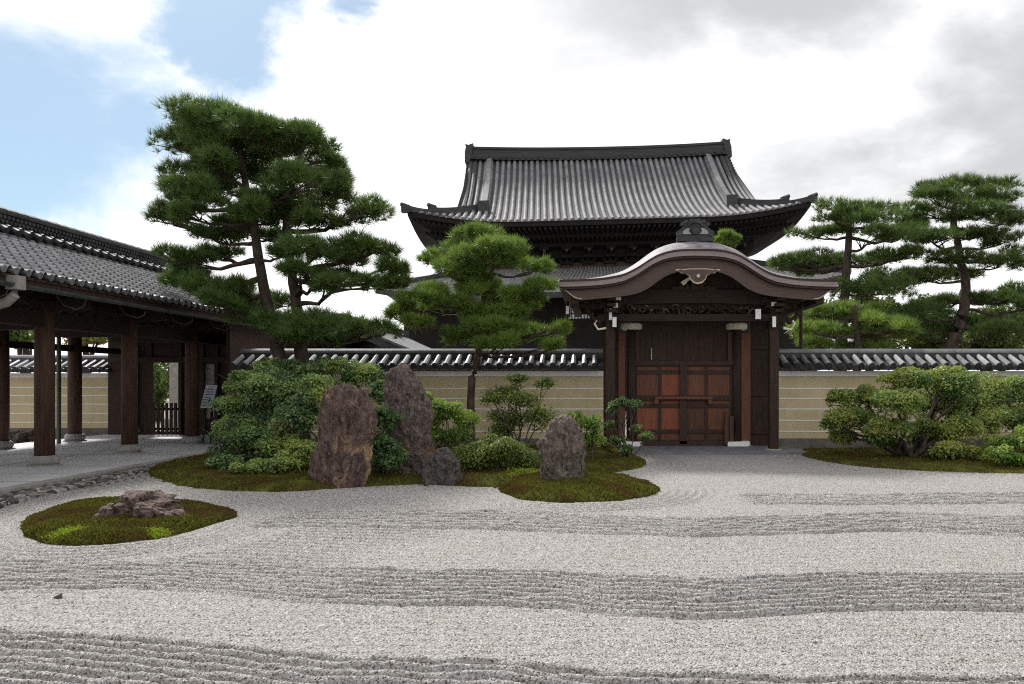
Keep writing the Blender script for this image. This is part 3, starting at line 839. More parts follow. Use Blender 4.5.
    for i in range(-6, 7):
        x = i * 1.38
        for a, z, w in ((2.1, 9.95, .28), (2.6, 9.55, .34), (3.1, 9.2, .4)):
            br.box(x - w, x + w, a, a + .3, z, z + .2)
            for s in (-1, 0, 1): br.box(x + s * w - .1, x + s * w + .1, a - .04, a + .3, z + .2, z + .36, 0)
        br.box(x - .09, x + .09, 1.6, 3.5, 9.75, 9.92)
        br.box(x - .07, x + .07, 1.585, 1.6, 9.77, 9.9, 1)
    br.build('brackets', [M['hall_wood'], M['hall_beam']], root, local=True)
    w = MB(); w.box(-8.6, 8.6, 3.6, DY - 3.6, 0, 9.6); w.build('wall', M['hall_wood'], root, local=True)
    b = MB(); b.box(-8.75, 8.75, 3.42, 3.6, 8.95, 9.32)
    for x in (-8.4, -5.6, -2.8, 0, 2.8, 5.6, 8.4):
        b.tube([(x, 3.44, 9.05), (x, 3.30, 9.05)], .26, 14)
    b.build('beam', M['hall_beam'], root, local=True)
    # ridge, with a sagging line, noshi courses and end tiles
    def ridge_z(x): return h(TR) + .20 * (abs(x) / XG) ** 2.2
    rd = MB()
    xs = np.linspace(-XG - .1, XG + .1, 33)
    for w2, a, c in ((.42, -.15, .10), (.34, .10, .58), (.40, .58, .66), (.2, .66, .80)):
        A = np.array([[(x, TR - w2, ridge_z(x) + a), (x, TR - w2, ridge_z(x) + c), (x, TR + w2, ridge_z(x) + c), (x, TR + w2, ridge_z(x) + a)] for x in xs])
        rd.grid(A)
    for x in np.arange(-8.8, 8.9, .45): rd.tube([(x, TR - .5, ridge_z(x) + .04), (x, TR - .40, ridge_z(x) + .04)], .11, 8)
    rd.build('main_ridge', M['hall_ridge'], root, local=True)
    for sg in (-1, 1):
        e = MB(); z = ridge_z(XG)
        e.prism([(sg * (XG + .12), z - .4), (sg * (XG + .42), z - .35), (sg * (XG + .40), z + .3), (sg * (XG + .30), z + .74), (sg * (XG + .36), z + .90), (sg * (XG + .1), z + .84), (sg * (XG - .2), z + .95), (sg * (XG - .1), z + .2)], TR - .45, TR + .45)
        e.build('ridge_end_tile', M['hall_ridge'], root, local=True)
        # verge tiles along the gable edge
        vg = MB()
        ts = np.linspace(EX - XG + .1, TR, 14)
        for fn in (fr, bk):
            for dx in (.12, -.32):
                vg.tube([Vector(fn(XG, t)) * 1.0 + Vector((0, 0, .08)) if sg > 0 else Vector((-fn(XG, t)[0], fn(XG, t)[1], fn(XG, t)[2] + .08)) for t in ts] if dx > 0 else
                        [Vector((sg * (XG + dx), fn(XG, t)[1], fn(XG, t)[2] + .08)) for t in ts], .15, 7)
            for t in np.linspace(EX - XG + .2, TR - .2, 22):
                q = Vector((sg * XG, fn(XG, t)[1], fn(XG, t)[2]))
                vg.tube([q, q + Vector((sg * .32, 0, -.02))], .11, 6)
        vg.build('verge_tiles', M['hall_ridge'], root, local=True)
        for fn in (fr, bk):
            d = MB()
            ts = np.linspace(2.35, TR - .1, 14)
            for hw, a, c in ((.24, 0, .26), (.16, .26, .48)):
                for side in (0,):
                    A = []
                    for t in ts:
                        x, y, z = fn(7.75, t)
                        A.append([(sg * x - hw, y, z + a - .1), (sg * x - hw, y, z + c), (sg * x + hw, y, z + c), (sg * x + hw, y, z + a - .1)])
                    d.grid(np.array(A), 0)
            x, y, z = fn(7.75, 2.35)
            yy = y - .12 if fn is fr else y + .12
            d.box(sg * x - .34, sg * x + .34, min(y, yy), max(y, yy), z - .1, z + .72, 1)
            d.build('descending_ridge', [M['hall_tile'], M['hall_ridge']], root, local=True)
            hp = MB()
            pts = [(7.75 + (EX + .1 - 7.75) * s) for s in np.linspace(0, 1, 15)]
            for hw, a, c, lim_ in ((.26, -.1, .22, 1.0), (.20, .22, .38, .68)):
                A = []
                for s in np.linspace(0, lim_, 13):
                    t = 3.1 * (1 - s) + (-.06) * s
                    xx = EX - t if s > .02 else EX - 3.1
                    x = 7.75 + (EX + .06 - 7.75) * s
                    tyy = max(t, -.05)
                    tt = min(tyy, EX - x) if x > XG else tyy
                    z = h(max(tt, 0)) + lift(EX - x, max(tyy, 0))
                    y = tyy if fn is fr else DY - tyy
                    sgn = 1 if fn is fr else -1
                    A.append([(sg * x - hw * .7 * sg, y - hw * .7 * sgn, z + a), (sg * x - hw * .7 * sg, y - hw * .7 * sgn, z + c),
                              (sg * x + hw * .7 * sg, y + hw * .7 * sgn, z + c), (sg * x + hw * .7 * sg, y + hw * .7 * sgn, z + a)])
                hp.grid(np.array(A))
                e_ = np.array(A[-1]).mean(0)
                hp.box(e_[0] - .24, e_[0] + .24, e_[1] - .2, e_[1] + .2, e_[2] - .22, e_[2] + .2)
                hp.tube([tuple(e_ + (0, 0, .12)), tuple(e_ + (sg * .25, -.2 if fn is fr else .2, .26))], [.18, .1], 6)
            hp.build('hip_ridge', M['hall_ridge'], root, local=True)
    # lower skirt roof
    lr = MB()
    EX2, Y0, ZT, ZB = 13.7, -1.3, 9.0, 6.95
    xi, yi = 8.6, 3.5
    def lp(x, s):          # s 0 at the eave .. 1 at the wall
        X = x * (EX2 + (xi - EX2) * s) / EX2
        l2 = .55 * max(0, 1 - (EX2 - abs(x)) / 5) ** 2
        return (X, Y0 + (yi - Y0) * s, ZB + (ZT - ZB) * (.8 * s + .2 * s * s) + l2 * (1 - s))
    xs = np.linspace(-EX2, EX2, 60)
    lr.grid(np.array([[lp(x, s) for x in xs] for s in np.linspace(0, 1, 9)]))
    lr.grid(np.array([[np.array(lp(x, s)) - (0, -.1, .32) for x in xs] for s in (1, .35, .02)]), 1)
    lr.grid(np.array([[np.array(lp(x, 0)) - (0, 0, .02) for x in xs], [np.array(lp(x, 0)) - (0, -.03, .32) for x in xs]]), 1)
    for x in np.arange(-13.5, 13.6, .3):
        lr.tube([Vector(lp(x, s)) for s in (0, .33, .66, 1)], .085, 5, 0, (0, math.pi), True)
    for sg in (-1, 1):
        A = []
        for s in np.linspace(0, 1, 7):
            a = np.array(lp(sg * EX2, s)); A.append([a, (a[0], DY / 2, a[2] - .3 * (1 - s)), (a[0], DY - a[1], a[2])])
        lr.grid(np.array(A))
        lr.tube([np.array(lp(sg * EX2, s)) + (0, 0, .12) for s in np.linspace(0, 1, 7)], .22, 7, 1)
    lr.build('lower_roof', [M['shingle'], M['hall_ridge']], root, local=True)
    lw = MB(); lw.box(-12.7, 12.3, 1.3, DY - 1.3, 0, 7.5); lw.build('lower_wall', M['hall_wood'], root, local=True)
    for i in (-4, -1, 0, 1, 2, 3):
        wd = MB(); x = i * 2.05
        wd.box(x - .85, x + .85, 1.24, 1.3, 5.6, 6.9, 0)
        for j in range(-4, 5): wd.box(x + j * .19 - .025, x + j * .19 + .025, 1.2, 1.237, 5.6, 6.9, 1)
        for z in (5.9, 6.25, 6.6): wd.box(x - .85, x + .85, 1.205, 1.232, z - .02, z + .02, 1)
        wd.build('window', [M['sign_paper'], M['hall_wood']], root, local=True)
hall()

# low building with a pale roof, between the hall and the wall on the left
def side_house():
    root = thing('outbuilding', 'low outbuilding with pale grey roof behind the wall left of the middle pine', 'building', (-8.3, 27, 0))
    r = MB()
    xr, zr, xe, ze = -8.6, 3.62, -5.6, 2.35
    for sg in (-1, 1):
        xe_ = xr + sg * (xe - xr)
        A = np.array([[(xr + (xe_ - xr) * s, y, zr + (ze - zr) * (s * 1.12 - .12 * s * s)) for y in (25.2, 34)] for s in np.linspace(0, 1, 6)])
        r.grid(A)
        r.grid(A - np.array((0, 0, .14)), 1)
        for k in range(5):
            r.bar(A[k, 0] + (0, -.02, -.07), A[k + 1, 0] + (0, -.02, -.07), .1, .2, 1)
            r.tube([A[k, 0] + (0, .06, .06), A[k + 1, 0] + (0, .06, .06)], .09, 6, 1)
        for y in np.arange(25.7, 34, .3): r.tube([tuple(A[i, 0] * (1, 0, 1) + (0, y, .0)) for i in range(6)], .05, 5, 0, (0, math.pi))
    r.bar((xr, 25.1, zr + .1), (xr, 34, zr + .1), .3, .36, 1)
    r.build('roof', [M['tile_pale'], M['tile_dark']], root)
    MB().box(-10.9, -6.3, 25.9, 33.5, 0, 2.6).build('wall', M['hall_wood'], root)
side_house()

# ------------------------------------------------------------------ boundary walls
def boundary_wall(x0, x1, Y, label, white_top=True):
    root = thing('boundary_wall', label, 'wall', ((x0 + x1) / 2, Y, 0), 'ochre plaster walls round the garden')
    b = MB(); b.box(x0, x1, Y, Y + .5, .26, 1.76)
    for z in (1.467, 1.222, .97, .694, .428): b.box(x0, x1, Y - .008, Y, z - .013, z + .013, 1)
    b.box(x0, x1, Y - .03, Y + .53, -.1, .26, 2)
    b.build('plaster_body', [M['plaster_ochre'], M['plaster_white'], M['wall_foot']], root)
    c = MB(); c.box(x0, x1, Y - .05, Y + .55, 1.76, 1.89); c.build('white_cornice', M['plaster_white'], root)
    t = MB()
    ov = .36
    for sg in (-1, 1):
        yc = Y + .25
        e = yc + sg * (.25 + ov)
        V = [(x0, yc, 2.25), (x1, yc, 2.25), (x1, e, 1.99), (x0, e, 1.99)]
        t.add(V, [(0, 1, 2, 3)], 1)
        t.add([(x0, yc, 2.14), (x1, yc, 2.14), (x1, e, 1.93), (x0, e, 1.93)], [(0, 1, 2, 3)], 1)
        t.add([(x0, e, 1.93), (x1, e, 1.93), (x1, e, 1.99), (x0, e, 1.99)], [(0, 1, 2, 3)], 1)
        x = x0 + .1
        while x < x1 - .05:
            j = random.uniform(-.008, .008)
            mi = 2 if random.random() < .45 else 0
            t.tube([(x + j, yc + sg * .14, 2.245), (x + j, yc + sg * .4, 2.13), (x + j, e + sg * .02, 2.025)], [.062, .064, .068], 8, mi)
            t.tube([(x + j, e + sg * .02, 2.025), (x + j, e + sg * .05, 2.012)], .072, 10, 1)
            # pan tile between, dipping lip
            t.tube([(x + .125, e - sg * .05, 1.985), (x + .125, e + sg * .03, 1.972)], .06, 8, 1)
            x += .252
    t.build('tile_roof', [M['tile'], M['tile_dark'], M['tile_pale']], root)
    r = MB()
    yc = Y + .25
    r.box(x0, x1, yc - .17, yc + .17, 2.2, 2.27, 0); r.box(x0, x1, yc - .14, yc + .14, 2.27, 2.32, 0); r.box(x0, x1, yc - .12, yc + .12, 2.32, 2.34, 0)
    r.tube([(x0, yc, 2.34), (x1, yc, 2.34)], .10, 12, 1)
    r.build('ridge', [M['tile_dark'], M['tile']], root)
boundary_wall(-8.75, 0.13, 18.4, 'ochre plaster wall with tiled cap between the covered corridor and the gate')
boundary_wall(4.37, 30, 18.4, 'ochre plaster wall with tiled cap running right from the gate')
boundary_wall(-32, -14.35, 22.6, 'ochre plaster wall seen between the corridor posts')

# ------------------------------------------------------------------ gate
def gate():
    XC = 2.2
    root = thing('gate', 'dark wooden temple gate with undulating bark roof and closed panelled doors', 'gate', (XC, 18.4, 0))
    up = np.array([(0, 4.526), (.3, 4.520), (.56, 4.500), (.87, 4.415), (1.11, 4.275), (1.33, 4.12), (1.64, 3.965), (2.1, 3.885), (2.6, 3.855), (3.04, 3.845)])
    us = np.concatenate([-np.linspace(3.04, 0, 40), np.linspace(0, 3.04, 40)[1:]])
    def smooth(a, x):
        # smoothed interpolation of the half profile
        o = 0
        for k, w in ((-.12, .2), (-.06, .2), (0, .2), (.06, .2), (.12, .2)): o += w * np.interp(np.abs(np.abs(x) + k), a[:, 0], a[:, 1])
        return o
    zt = smooth(up, us)
    kk = np.clip(1 - (np.abs(us) / 3.04) ** 1.3, .08, 1)
    X = XC + us
    def row(y, z): return np.stack([X, np.full_like(X, y), z], 1)
    def half(Yf, sg):
        return [row(Yf + sg * .06, zt + .012 + .02 * kk), row(Yf + sg * .18, zt + .11 * kk + .012), row(Yf + sg * .36, zt + .20 * kk + .015), row(Yf + sg * .62, zt + .27 * kk + .018), row(Yf + sg * 1.0, zt + .31 * kk + .02)]
    YF, YB = 16.6, 20.6
    r = MB(); r.grid(np.array(half(YF, 1) + half(YB, -1)[::-1]))
    r.build('roof', M['bark_roof'], root, smooth=True)
    rim = MB()
    for a, c, y0, mi in ((-.035, .012, YF, 1), (-.14, -.035, YF + .012, 0), (-.19, -.14, YF + .05, 1)):
        y1 = 2 * 18.6 - y0
        rim.grid(np.array([row(y0, zt + c), row(y0, zt + a)]), mi)
        rim.grid(np.array([row(y1, zt + a), row(y1, zt + c)]), mi)
        rim.grid(np.array([row(y0, zt + a), row(y1, zt + a)]), mi)
        for e in (0, -1):
            rim.add([(X[e], y0, zt[e] + a), (X[e], y0, zt[e] + c), (X[e], y1, zt[e] + c), (X[e], y1, zt[e] + a)], [(0, 1, 2, 3)], mi)
    rim.grid(np.array([row(YF, zt + .012), row(YF + .065, zt + .012 + .02 * kk)]), 0)
    rim.build('roof_edge', [M['bark_rim'], M['door_frame']], root, smooth=False)
    # bargeboard
    lo = np.array([(0, 4.12), (.34, 4.08), (.64, 4.0), (.87, 3.86), (1.1, 3.67), (1.41, 3.55), (1.9, 3.485), (2.5, 3.44), (2.74, 3.425), (2.9, 3.66), (3.0, 3.70)])
    zl = smooth(lo, us); zl = np.minimum(zl, zt - .2)
    for y, nm in ((16.78, 'bargeboard'), (20.36, 'bargeboard')):
        b = MB()
        top, bot = zt - .19, zl
        b.grid(np.array([row(y, top), row(y, bot + .05), row(y - .015, bot + .045), row(y - .015, bot), row(y + .08, bot), row(y + .08, top)]))
        b.build(nm, M['barge'], root)
    for sg in (-1, 1):
        e = MB()
        pts = [(XC + sg * u, 16.75, np.interp(u, np.abs(us[39:]), zl[39:]) + .02) for u in (2.93, 2.86, 2.78, 2.72, 2.64, 2.56)]
        e.tube(pts, .014, 5); e.build('metal_edging', M['bronze_edge'], root)
    # boards filling the gable, and the curved ceiling ribs
    g = MB()
    g.grid(np.array([row(17.55, zt - .22), row(17.55, np.full_like(zt, 3.3))])[:, 8:-8])
    g.build('gable_board', M['dark_wood'], root)
    cr = MB()
    for y in np.arange(17.0, 20.3, .3): cr.grid(np.array([row(y, zt - .19), row(y, zt - .27), row(y + .1, zt - .27), row(y + .1, zt - .19)])[:, 4:-4])
    cr.build('ceiling_rib', M['dark_wood'], root)
    # gable pendant with pale edge
    def pend(sc, y0, y1, mi, mb, dz=0):
        half_ = [(0, -.275), (.10, -.245), (.17, -.17), (.20, -.09), (.27, -.045), (.36, -.035), (.41, .0), (.50, .035), (.44, .06), (.36, .045), (.30, .06), (.15, .07), (0, .07)]
        o = [(x * sc[0], z * sc[1]) for x, z in half_]
        pts = [(XC + x, 4.05 + z + dz) for x, z in o] + [(XC - x, 4.05 + z + dz) for x, z in o[-2:0:-1]]
        mb.prism(pts, y0, y1, mi)
    p = MB(); pend((1, 1), 16.72, 16.775, 0, p); pend((.91, .82), 16.70, 16.718, 1, p, -.008); p.tube([(XC, 16.69, 3.95), (XC, 16.66, 3.95)], .04, 8, 0)
    p.build('gable_pendant', [M['bronze_edge'], M['barge']], root)
    # ridge and crest
    rd = MB(); rd.box(XC - .34, XC + .34, 17.25, 20.0, 4.78, 4.93); rd.box(XC - .22, XC + .22, 17.4, 19.8, 4.93, 5.08)
    rd.tube([(XC, 17.3, 5.08), (XC, 19.9, 5.08)], .12, 10); rd.build('roof_ridge', M['tile_dark'], root)
    cr = MB(); y0 = 17.15
    def arcpts(cx, cz, ra, rb, a0, a1, n=14):
        o = [(cx + ra * math.cos(t), cz + ra * math.sin(t)) for t in np.linspace(a0, a1, n)]
        i = [(cx + rb * math.cos(t), cz + rb * .8 * math.sin(t)) for t in np.linspace(a1, a0, n)]
        return o + i
    cr.box(XC - .42, XC + .42, y0, y0 + .12, 4.80, 4.90, 2)
    cr.box(XC - .38, XC + .38, y0 + .02, y0 + .12, 4.90, 4.94, 0)
    cr.prism([(XC - .42, 4.94), (XC + .42, 4.94), (XC + .40, 5.04), (XC + .29, 5.12), (XC + .24, 5.2), (XC + .1, 5.29), (XC - .1, 5.29), (XC - .24, 5.2), (XC - .29, 5.12), (XC - .40, 5.04)], y0 + .04, y0 + .14, 0)
    for sg in (-1, 1):
        cr.prism([(XC + sg * x, z) for x, z in ((.08, 4.96), (.30, 4.96), (.28, 5.03), (.2, 5.09), (.12, 5.10), (.15, 5.04), (.12, 4.99))], y0 + .005, y0 + .035, 1)
        cr.tube([(XC + sg * .36, y0 + .09, 4.98), (XC + sg * .36, y0 - .01, 4.98)], .07, 10, 0)
        for q, (x, z, rr) in enumerate(((.08, 5.27, .05), (.2, 5.25, .05), (.29, 5.2, .045))):
            cr.tube([(XC + sg * x, y0 + .02, z), (XC + sg * x, y0 + .1, z)], rr, 8, 0)
    cr.tube([(XC, y0 + .04, 5.03), (XC, y0 - .02, 5.03)], .075, 14, 0)
    cr.prism(arcpts(XC, 5.10, .20, .15, .3, math.pi - .3), y0 + .0, y0 + .035, 2)
    cr.build('ridge_crest', [M['tile_dark'], M['tile_pale'], M['tile_dark']], root)
    # posts
    def post(x, y, w, z0, z1, mat, rnd=True):
        m = MB()
        if rnd: m.lathe((x, y, 0), [(w / 2, z0), (w / 2, z0 + (z1 - z0) * .5), (w / 2 * .96, z1)], 16)
        else: m.box(x - w / 2, x + w / 2, y - w / 2, y + w / 2, z0, z1)
        m.build('post', mat, root, smooth=rnd)
    for x in (.28, 4.04):
        post(x, 17.5, .2, .06, 3.42, M['dark_wood'], False)
        post(x, 19.7, .2, .06, 3.42, M['dark_wood'], False)
        st = MB(); st.lathe((x, 17.5, 0), [(.2, .0), (.2, .07), (.17, .09)], 12); st.build('post_foot', M['foot_stone'], root)
    yM = 18.7
    for pxc in (631.5, 736.5):
        x = P(pxc, 400, yM)[0]
        post(x, yM, .25, .06, 3.0, M['dark_wood'])
        c = MB(); z1 = P(0, 323.5, yM)[2]; z0 = P(0, 330, yM)[2]
        c.lathe((x, yM, 0), [(.23, z0), (.265, z0 + .03), (.265, z1 - .03), (.24, z1)], 20); c.build('post_cap', M['cream_cap'], root, smooth=False)
        s = MB(); s.box(x - .25, x + .25, yM - .24, yM + .2, .06, .17); s.build('post_shoe', M['white_tip'], root)
    # boards beside the posts, jambs, lintel, upper panels
    b = MB(); b.pbox(618.5, 333, 625, 441, 18.62, .08); b.build('side_board', M['door_panel'], root)
    b = MB(); b.pbox(741.5, 333, 750.5, 441, 18.62, .08); b.build('side_board', M['door_panel'], root)
    for a, c in ((602, 618.5), (750.5, 770)):
        b = MB(); b.pbox(a, 300, c, 449, 18.68, .06)
        for z in (345, 392, 430): b.pbox(a, z, c, z + 4, 18.64, .04)
        b.build('wing_panel', M['dark_wood'], root)
    for a, c in ((635.5, 639.5), (728, 732.5)):
        b = MB(); b.pbox(a, 332, c, 361, 18.66, .06); b.build('upper_jamb', M['post_wood'], root)
    b = MB(); b.pbox(634, 318, 734, 362, 18.78, .06)
    for x in (652, 667, 683, 699, 714): b.pbox(x - .4, 330, x + .4, 361, 18.765, .015)
    b.build('upper_board', M['door_frame'], root)
    b = MB(); b.pbox(632, 361, 736, 365, 18.62, .12); b.build('door_rail', M['door_frame'], root)
    b = MB(); b.pbox(632, 441, 736, 447.5, 18.6, .2); b.build('threshold', M['door_frame'], root)
    # beams above
    bm = MB()
    def wbeam(y, z0, z1, x0, x1, t, sag=0.06, mi=0):
        xs = np.linspace(x0, x1, 25); cc = (x0 + x1) / 2; hw = (x1 - x0) / 2
        cur = sag * (1 - ((xs - cc) / hw) ** 2)
        q = lambda yy, z: np.stack([xs, np.full_like(xs, yy), z + cur], 1)
        bm.grid(np.array([q(y, np.full_like(xs, z0)), q(y, np.full_like(xs, z1)), q(y + t, np.full_like(xs, z1)), q(y + t, np.full_like(xs, z0)), q(y, np.full_like(xs, z0))]), mi)
    wbeam(17.4, 3.36, 3.68, .05, 4.28, .2, .07)
    wbeam(17.42, 3.02, 3.18, .0, 4.34, .16, .0)
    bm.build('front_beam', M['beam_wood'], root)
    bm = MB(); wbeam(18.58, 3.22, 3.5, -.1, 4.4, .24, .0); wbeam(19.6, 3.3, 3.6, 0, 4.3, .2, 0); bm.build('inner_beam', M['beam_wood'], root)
    # king-post strut in the gable
    k = MB()
    k.prism([(XC - .09, 3.74), (XC + .09, 3.74), (XC + .07, 3.95), (XC - .07, 3.95)], 17.3, 17.5)
    for sg in (-1, 1):
        for q, (u, z, rr) in enumerate(((.16, 3.80, .06), (.30, 3.78, .05), (.45, 3.765, .04), (.22, 3.88, .045))):
            k.tube([(XC + sg * u, 17.34, z), (XC + sg * u, 17.46, z)], rr, 10)
    k.box(XC - .5, XC + .5, 17.37, 17.43, 3.72, 3.80); k.bar((XC - .30, 17.28, 3.86), (XC - .12, 17.28, 3.98), .05, .07, 1); k.tube([(XC - .28, 17.26, 3.83), (XC - .2, 17.26, 3.9)], .03, 6, 1)
    k.build('carved_strut', [M['dark_wood'], M['cream_cap']], root)
    # carved openwork transom: leafy tendrils in a frame
    tr = MB()
    yT = 17.46; z0, z1 = 3.18, 3.40
    rr_ = random.Random(4)
    for i in range(46):
        x = .5 + 3.36 * i / 45
        a = rr_.uniform(0, 6.28); r_ = rr_.uniform(.045, .075); zc = (z0 + z1) / 2 + rr_.uniform(-.07, .07)
        tr.tube([(x + r_ * math.cos(a + t), yT + rr_.uniform(-.02, .02), zc + r_ * math.sin(a + t)) for t in np.linspace(0, 4.4, 8)], [.028, .026, .024, .022, .02, .018, .014, .01], 5, 1 if rr_.random() < .3 else 0)
    tr.build('carved_transom', [M['beam_wood'], M['barge']], root)
    # bracket arms with white painted ends
    for (a, bb, c, d, y) in ((614.5, 296, 621, 300, 17.15), (613, 303, 618, 307.5, 17.25), (612.5, 317, 616.5, 327, 17.2), (609, 308.5, 612, 320, 17.28), (566, 306, 569, 314, 17.4),
                             (779.5, 295.5, 786, 299, 17.15), (771.5, 302, 777, 306, 17.25), (772.5, 316.5, 776, 327, 17.2), (755.5, 309, 761, 319, 17.28)):
        m = MB()
        q0, q1 = P(a, d, y), P(c, bb, y)
        cx_ = (q0[0] + q1[0]) / 2
        m.box(q0[0], q1[0], y, y + .03, q0[2], q1[2], 1)
        m.box(q0[0] + .004, q1[0] - .004, y + .03, 17.9 if y < 17.35 else 18.4, q0[2] + .004, q1[2] - .004, 0)
        m.build('bracket_arm', [M['dark_wood'], M['white_tip']], root)
    for sg in (-1, 1):       # stacked bracket blocks under the eave purlin, and curved elbows
        m = MB(); x = XC + sg * 1.9
        for zb, w in ((3.2, .16), (3.32, .26), (3.44, .36)):
            m.box(x - w, x + w, 17.35, 17.65, zb, zb + .07); m.box(x - .1, x + .1, 16.95 + (.36 - w), 18.2, zb + .01, zb + .075)
            for s2 in (-1, 0, 1): m.box(x + s2 * (w - .07) - .07, x + s2 * (w - .07) + .07, 17.33, 17.67, zb + .07, zb + .12)
        m.tube([(x + sg * (.25 + .35 * t), 17.45, 3.0 + .4 * t * t) for t in np.linspace(0, 1, 7)], [.07, .065, .06, .055, .05, .05, .045], 7)
        m.tube([(x + sg * .12, 17.3, 2.85), (x + sg * .30, 17.3, 2.82), (x + sg * .38, 17.3, 2.95), (x + sg * .33, 17.3, 3.02)], .025, 6, 1)
        m.build('bracket_set', [M['dark_wood'], M['cream_cap']], root)
        m = MB(); m.box(XC + sg * 2.72 - .09, XC + sg * 2.72 + .09, 16.85, 20.3, 3.36, 3.52); m.box(XC + sg * 1.9 - .1, XC + sg * 1.9 + .1, 16.85, 20.3, 3.52, 3.68)
        m.build('eave_purlin', M['dark_wood'], root)
        m = MB(); m.tube([(XC + sg * 2.98, 19.4, 0), (XC + sg * 2.98, 19.4, 3.66)], .045, 8); m.build('support_pole', M['dark_wood'], root)
    # the two door leaves
    def leaf(x0, x1, panels, lab):
        d = MB(); yD = 18.68
        q0, q1 = P(x0, 443, yD), P(x1, 365, yD)
        d.box(q0[0], q1[0], yD + .05, yD + .09, q0[2], q1[2])
        xm = (x0 + x1) / 2 + (1 if x0 < 680 else -2)
        st = 3.2
        for a, b_ in ((x0, x0 + 2.2), (xm - st / 2, xm + st / 2), (x1 - 3.2, x1)): d.pbox(a, 365, b_, 443, yD, .05)
        for a, b_ in ((365, 366.5), (370.5, 374), (395.5, 400.5), (404, 407.5), (429.5, 433), (440, 443)): d.pbox(x0, a, x1, b_, yD - .012, .06)
        o = d.build('door', M['door_frame'], root)
        rows = ((366.5, 370.5), (374, 395.5), (400.5, 404), (407.5, 429.5), (433, 440))
        for ci, (a, b_) in enumerate(((x0 + 2.2, xm - st / 2), (xm + st / 2, x1 - 3.2))):
            for ri, (u, v) in enumerate(rows):
                p_ = MB(); p_.pbox(a + .1, u + .1, b_ - .1, v - .1, yD + .025, .02)
                p_.build('door_panel', M[panels[ri][ci]], o)
        return o
    A_, B_, C_ = 'door_panel', 'door_panel_red', 'door_panel_dark'
    leaf(634.5, 683, ((A_, A_), (A_, B_), (A_, B_), (B_, B_), (A_, A_)), 'left')
    leaf(683.6, 733, ((A_, A_), (A_, A_), (C_, A_), (C_, A_), (C_, C_)), 'right')
    b = MB(); b.pbox(680, 361, 687, 444, 18.6, .06); b.build('meeting_stile', M['door_frame'], root)
    b = MB(); b.pbox(655, 396.6, 713, 399.2, 18.54, .06)
    for x in (656.5, 710.5): b.pbox(x - 2, 399.2, x + 2, 404, 18.56, .08)
    b.build('crossbar', M['door_panel'], root)
    b = MB(); b.pbox(651, 348, 652, 360, 18.72, .03); b.build('pull_handle', M['bronze_edge'], root)
    b = MB(); b.box(P(724, 0, 18.6)[0], P(728, 0, 18.6)[0], 18.5, 18.58, .1, P(0, 412, 18.5)[2]); b.box(P(729, 0, 18.6)[0], P(733, 0, 18.6)[0], 18.52, 18.58, .1, P(0, 416, 18.5)[2])
    b.build('stop_post', M['post_wood'], root)
    f = MB(); f.box(.35, 4.75, 16.95, 19.8, -.06, .062); f.build('platform', M['slab'], root)
    f = MB(); f.box(4.1, 5.2, 17.6, 18.3, -.06, .02); f.build('side_slab', M['slab'], root)
gate()

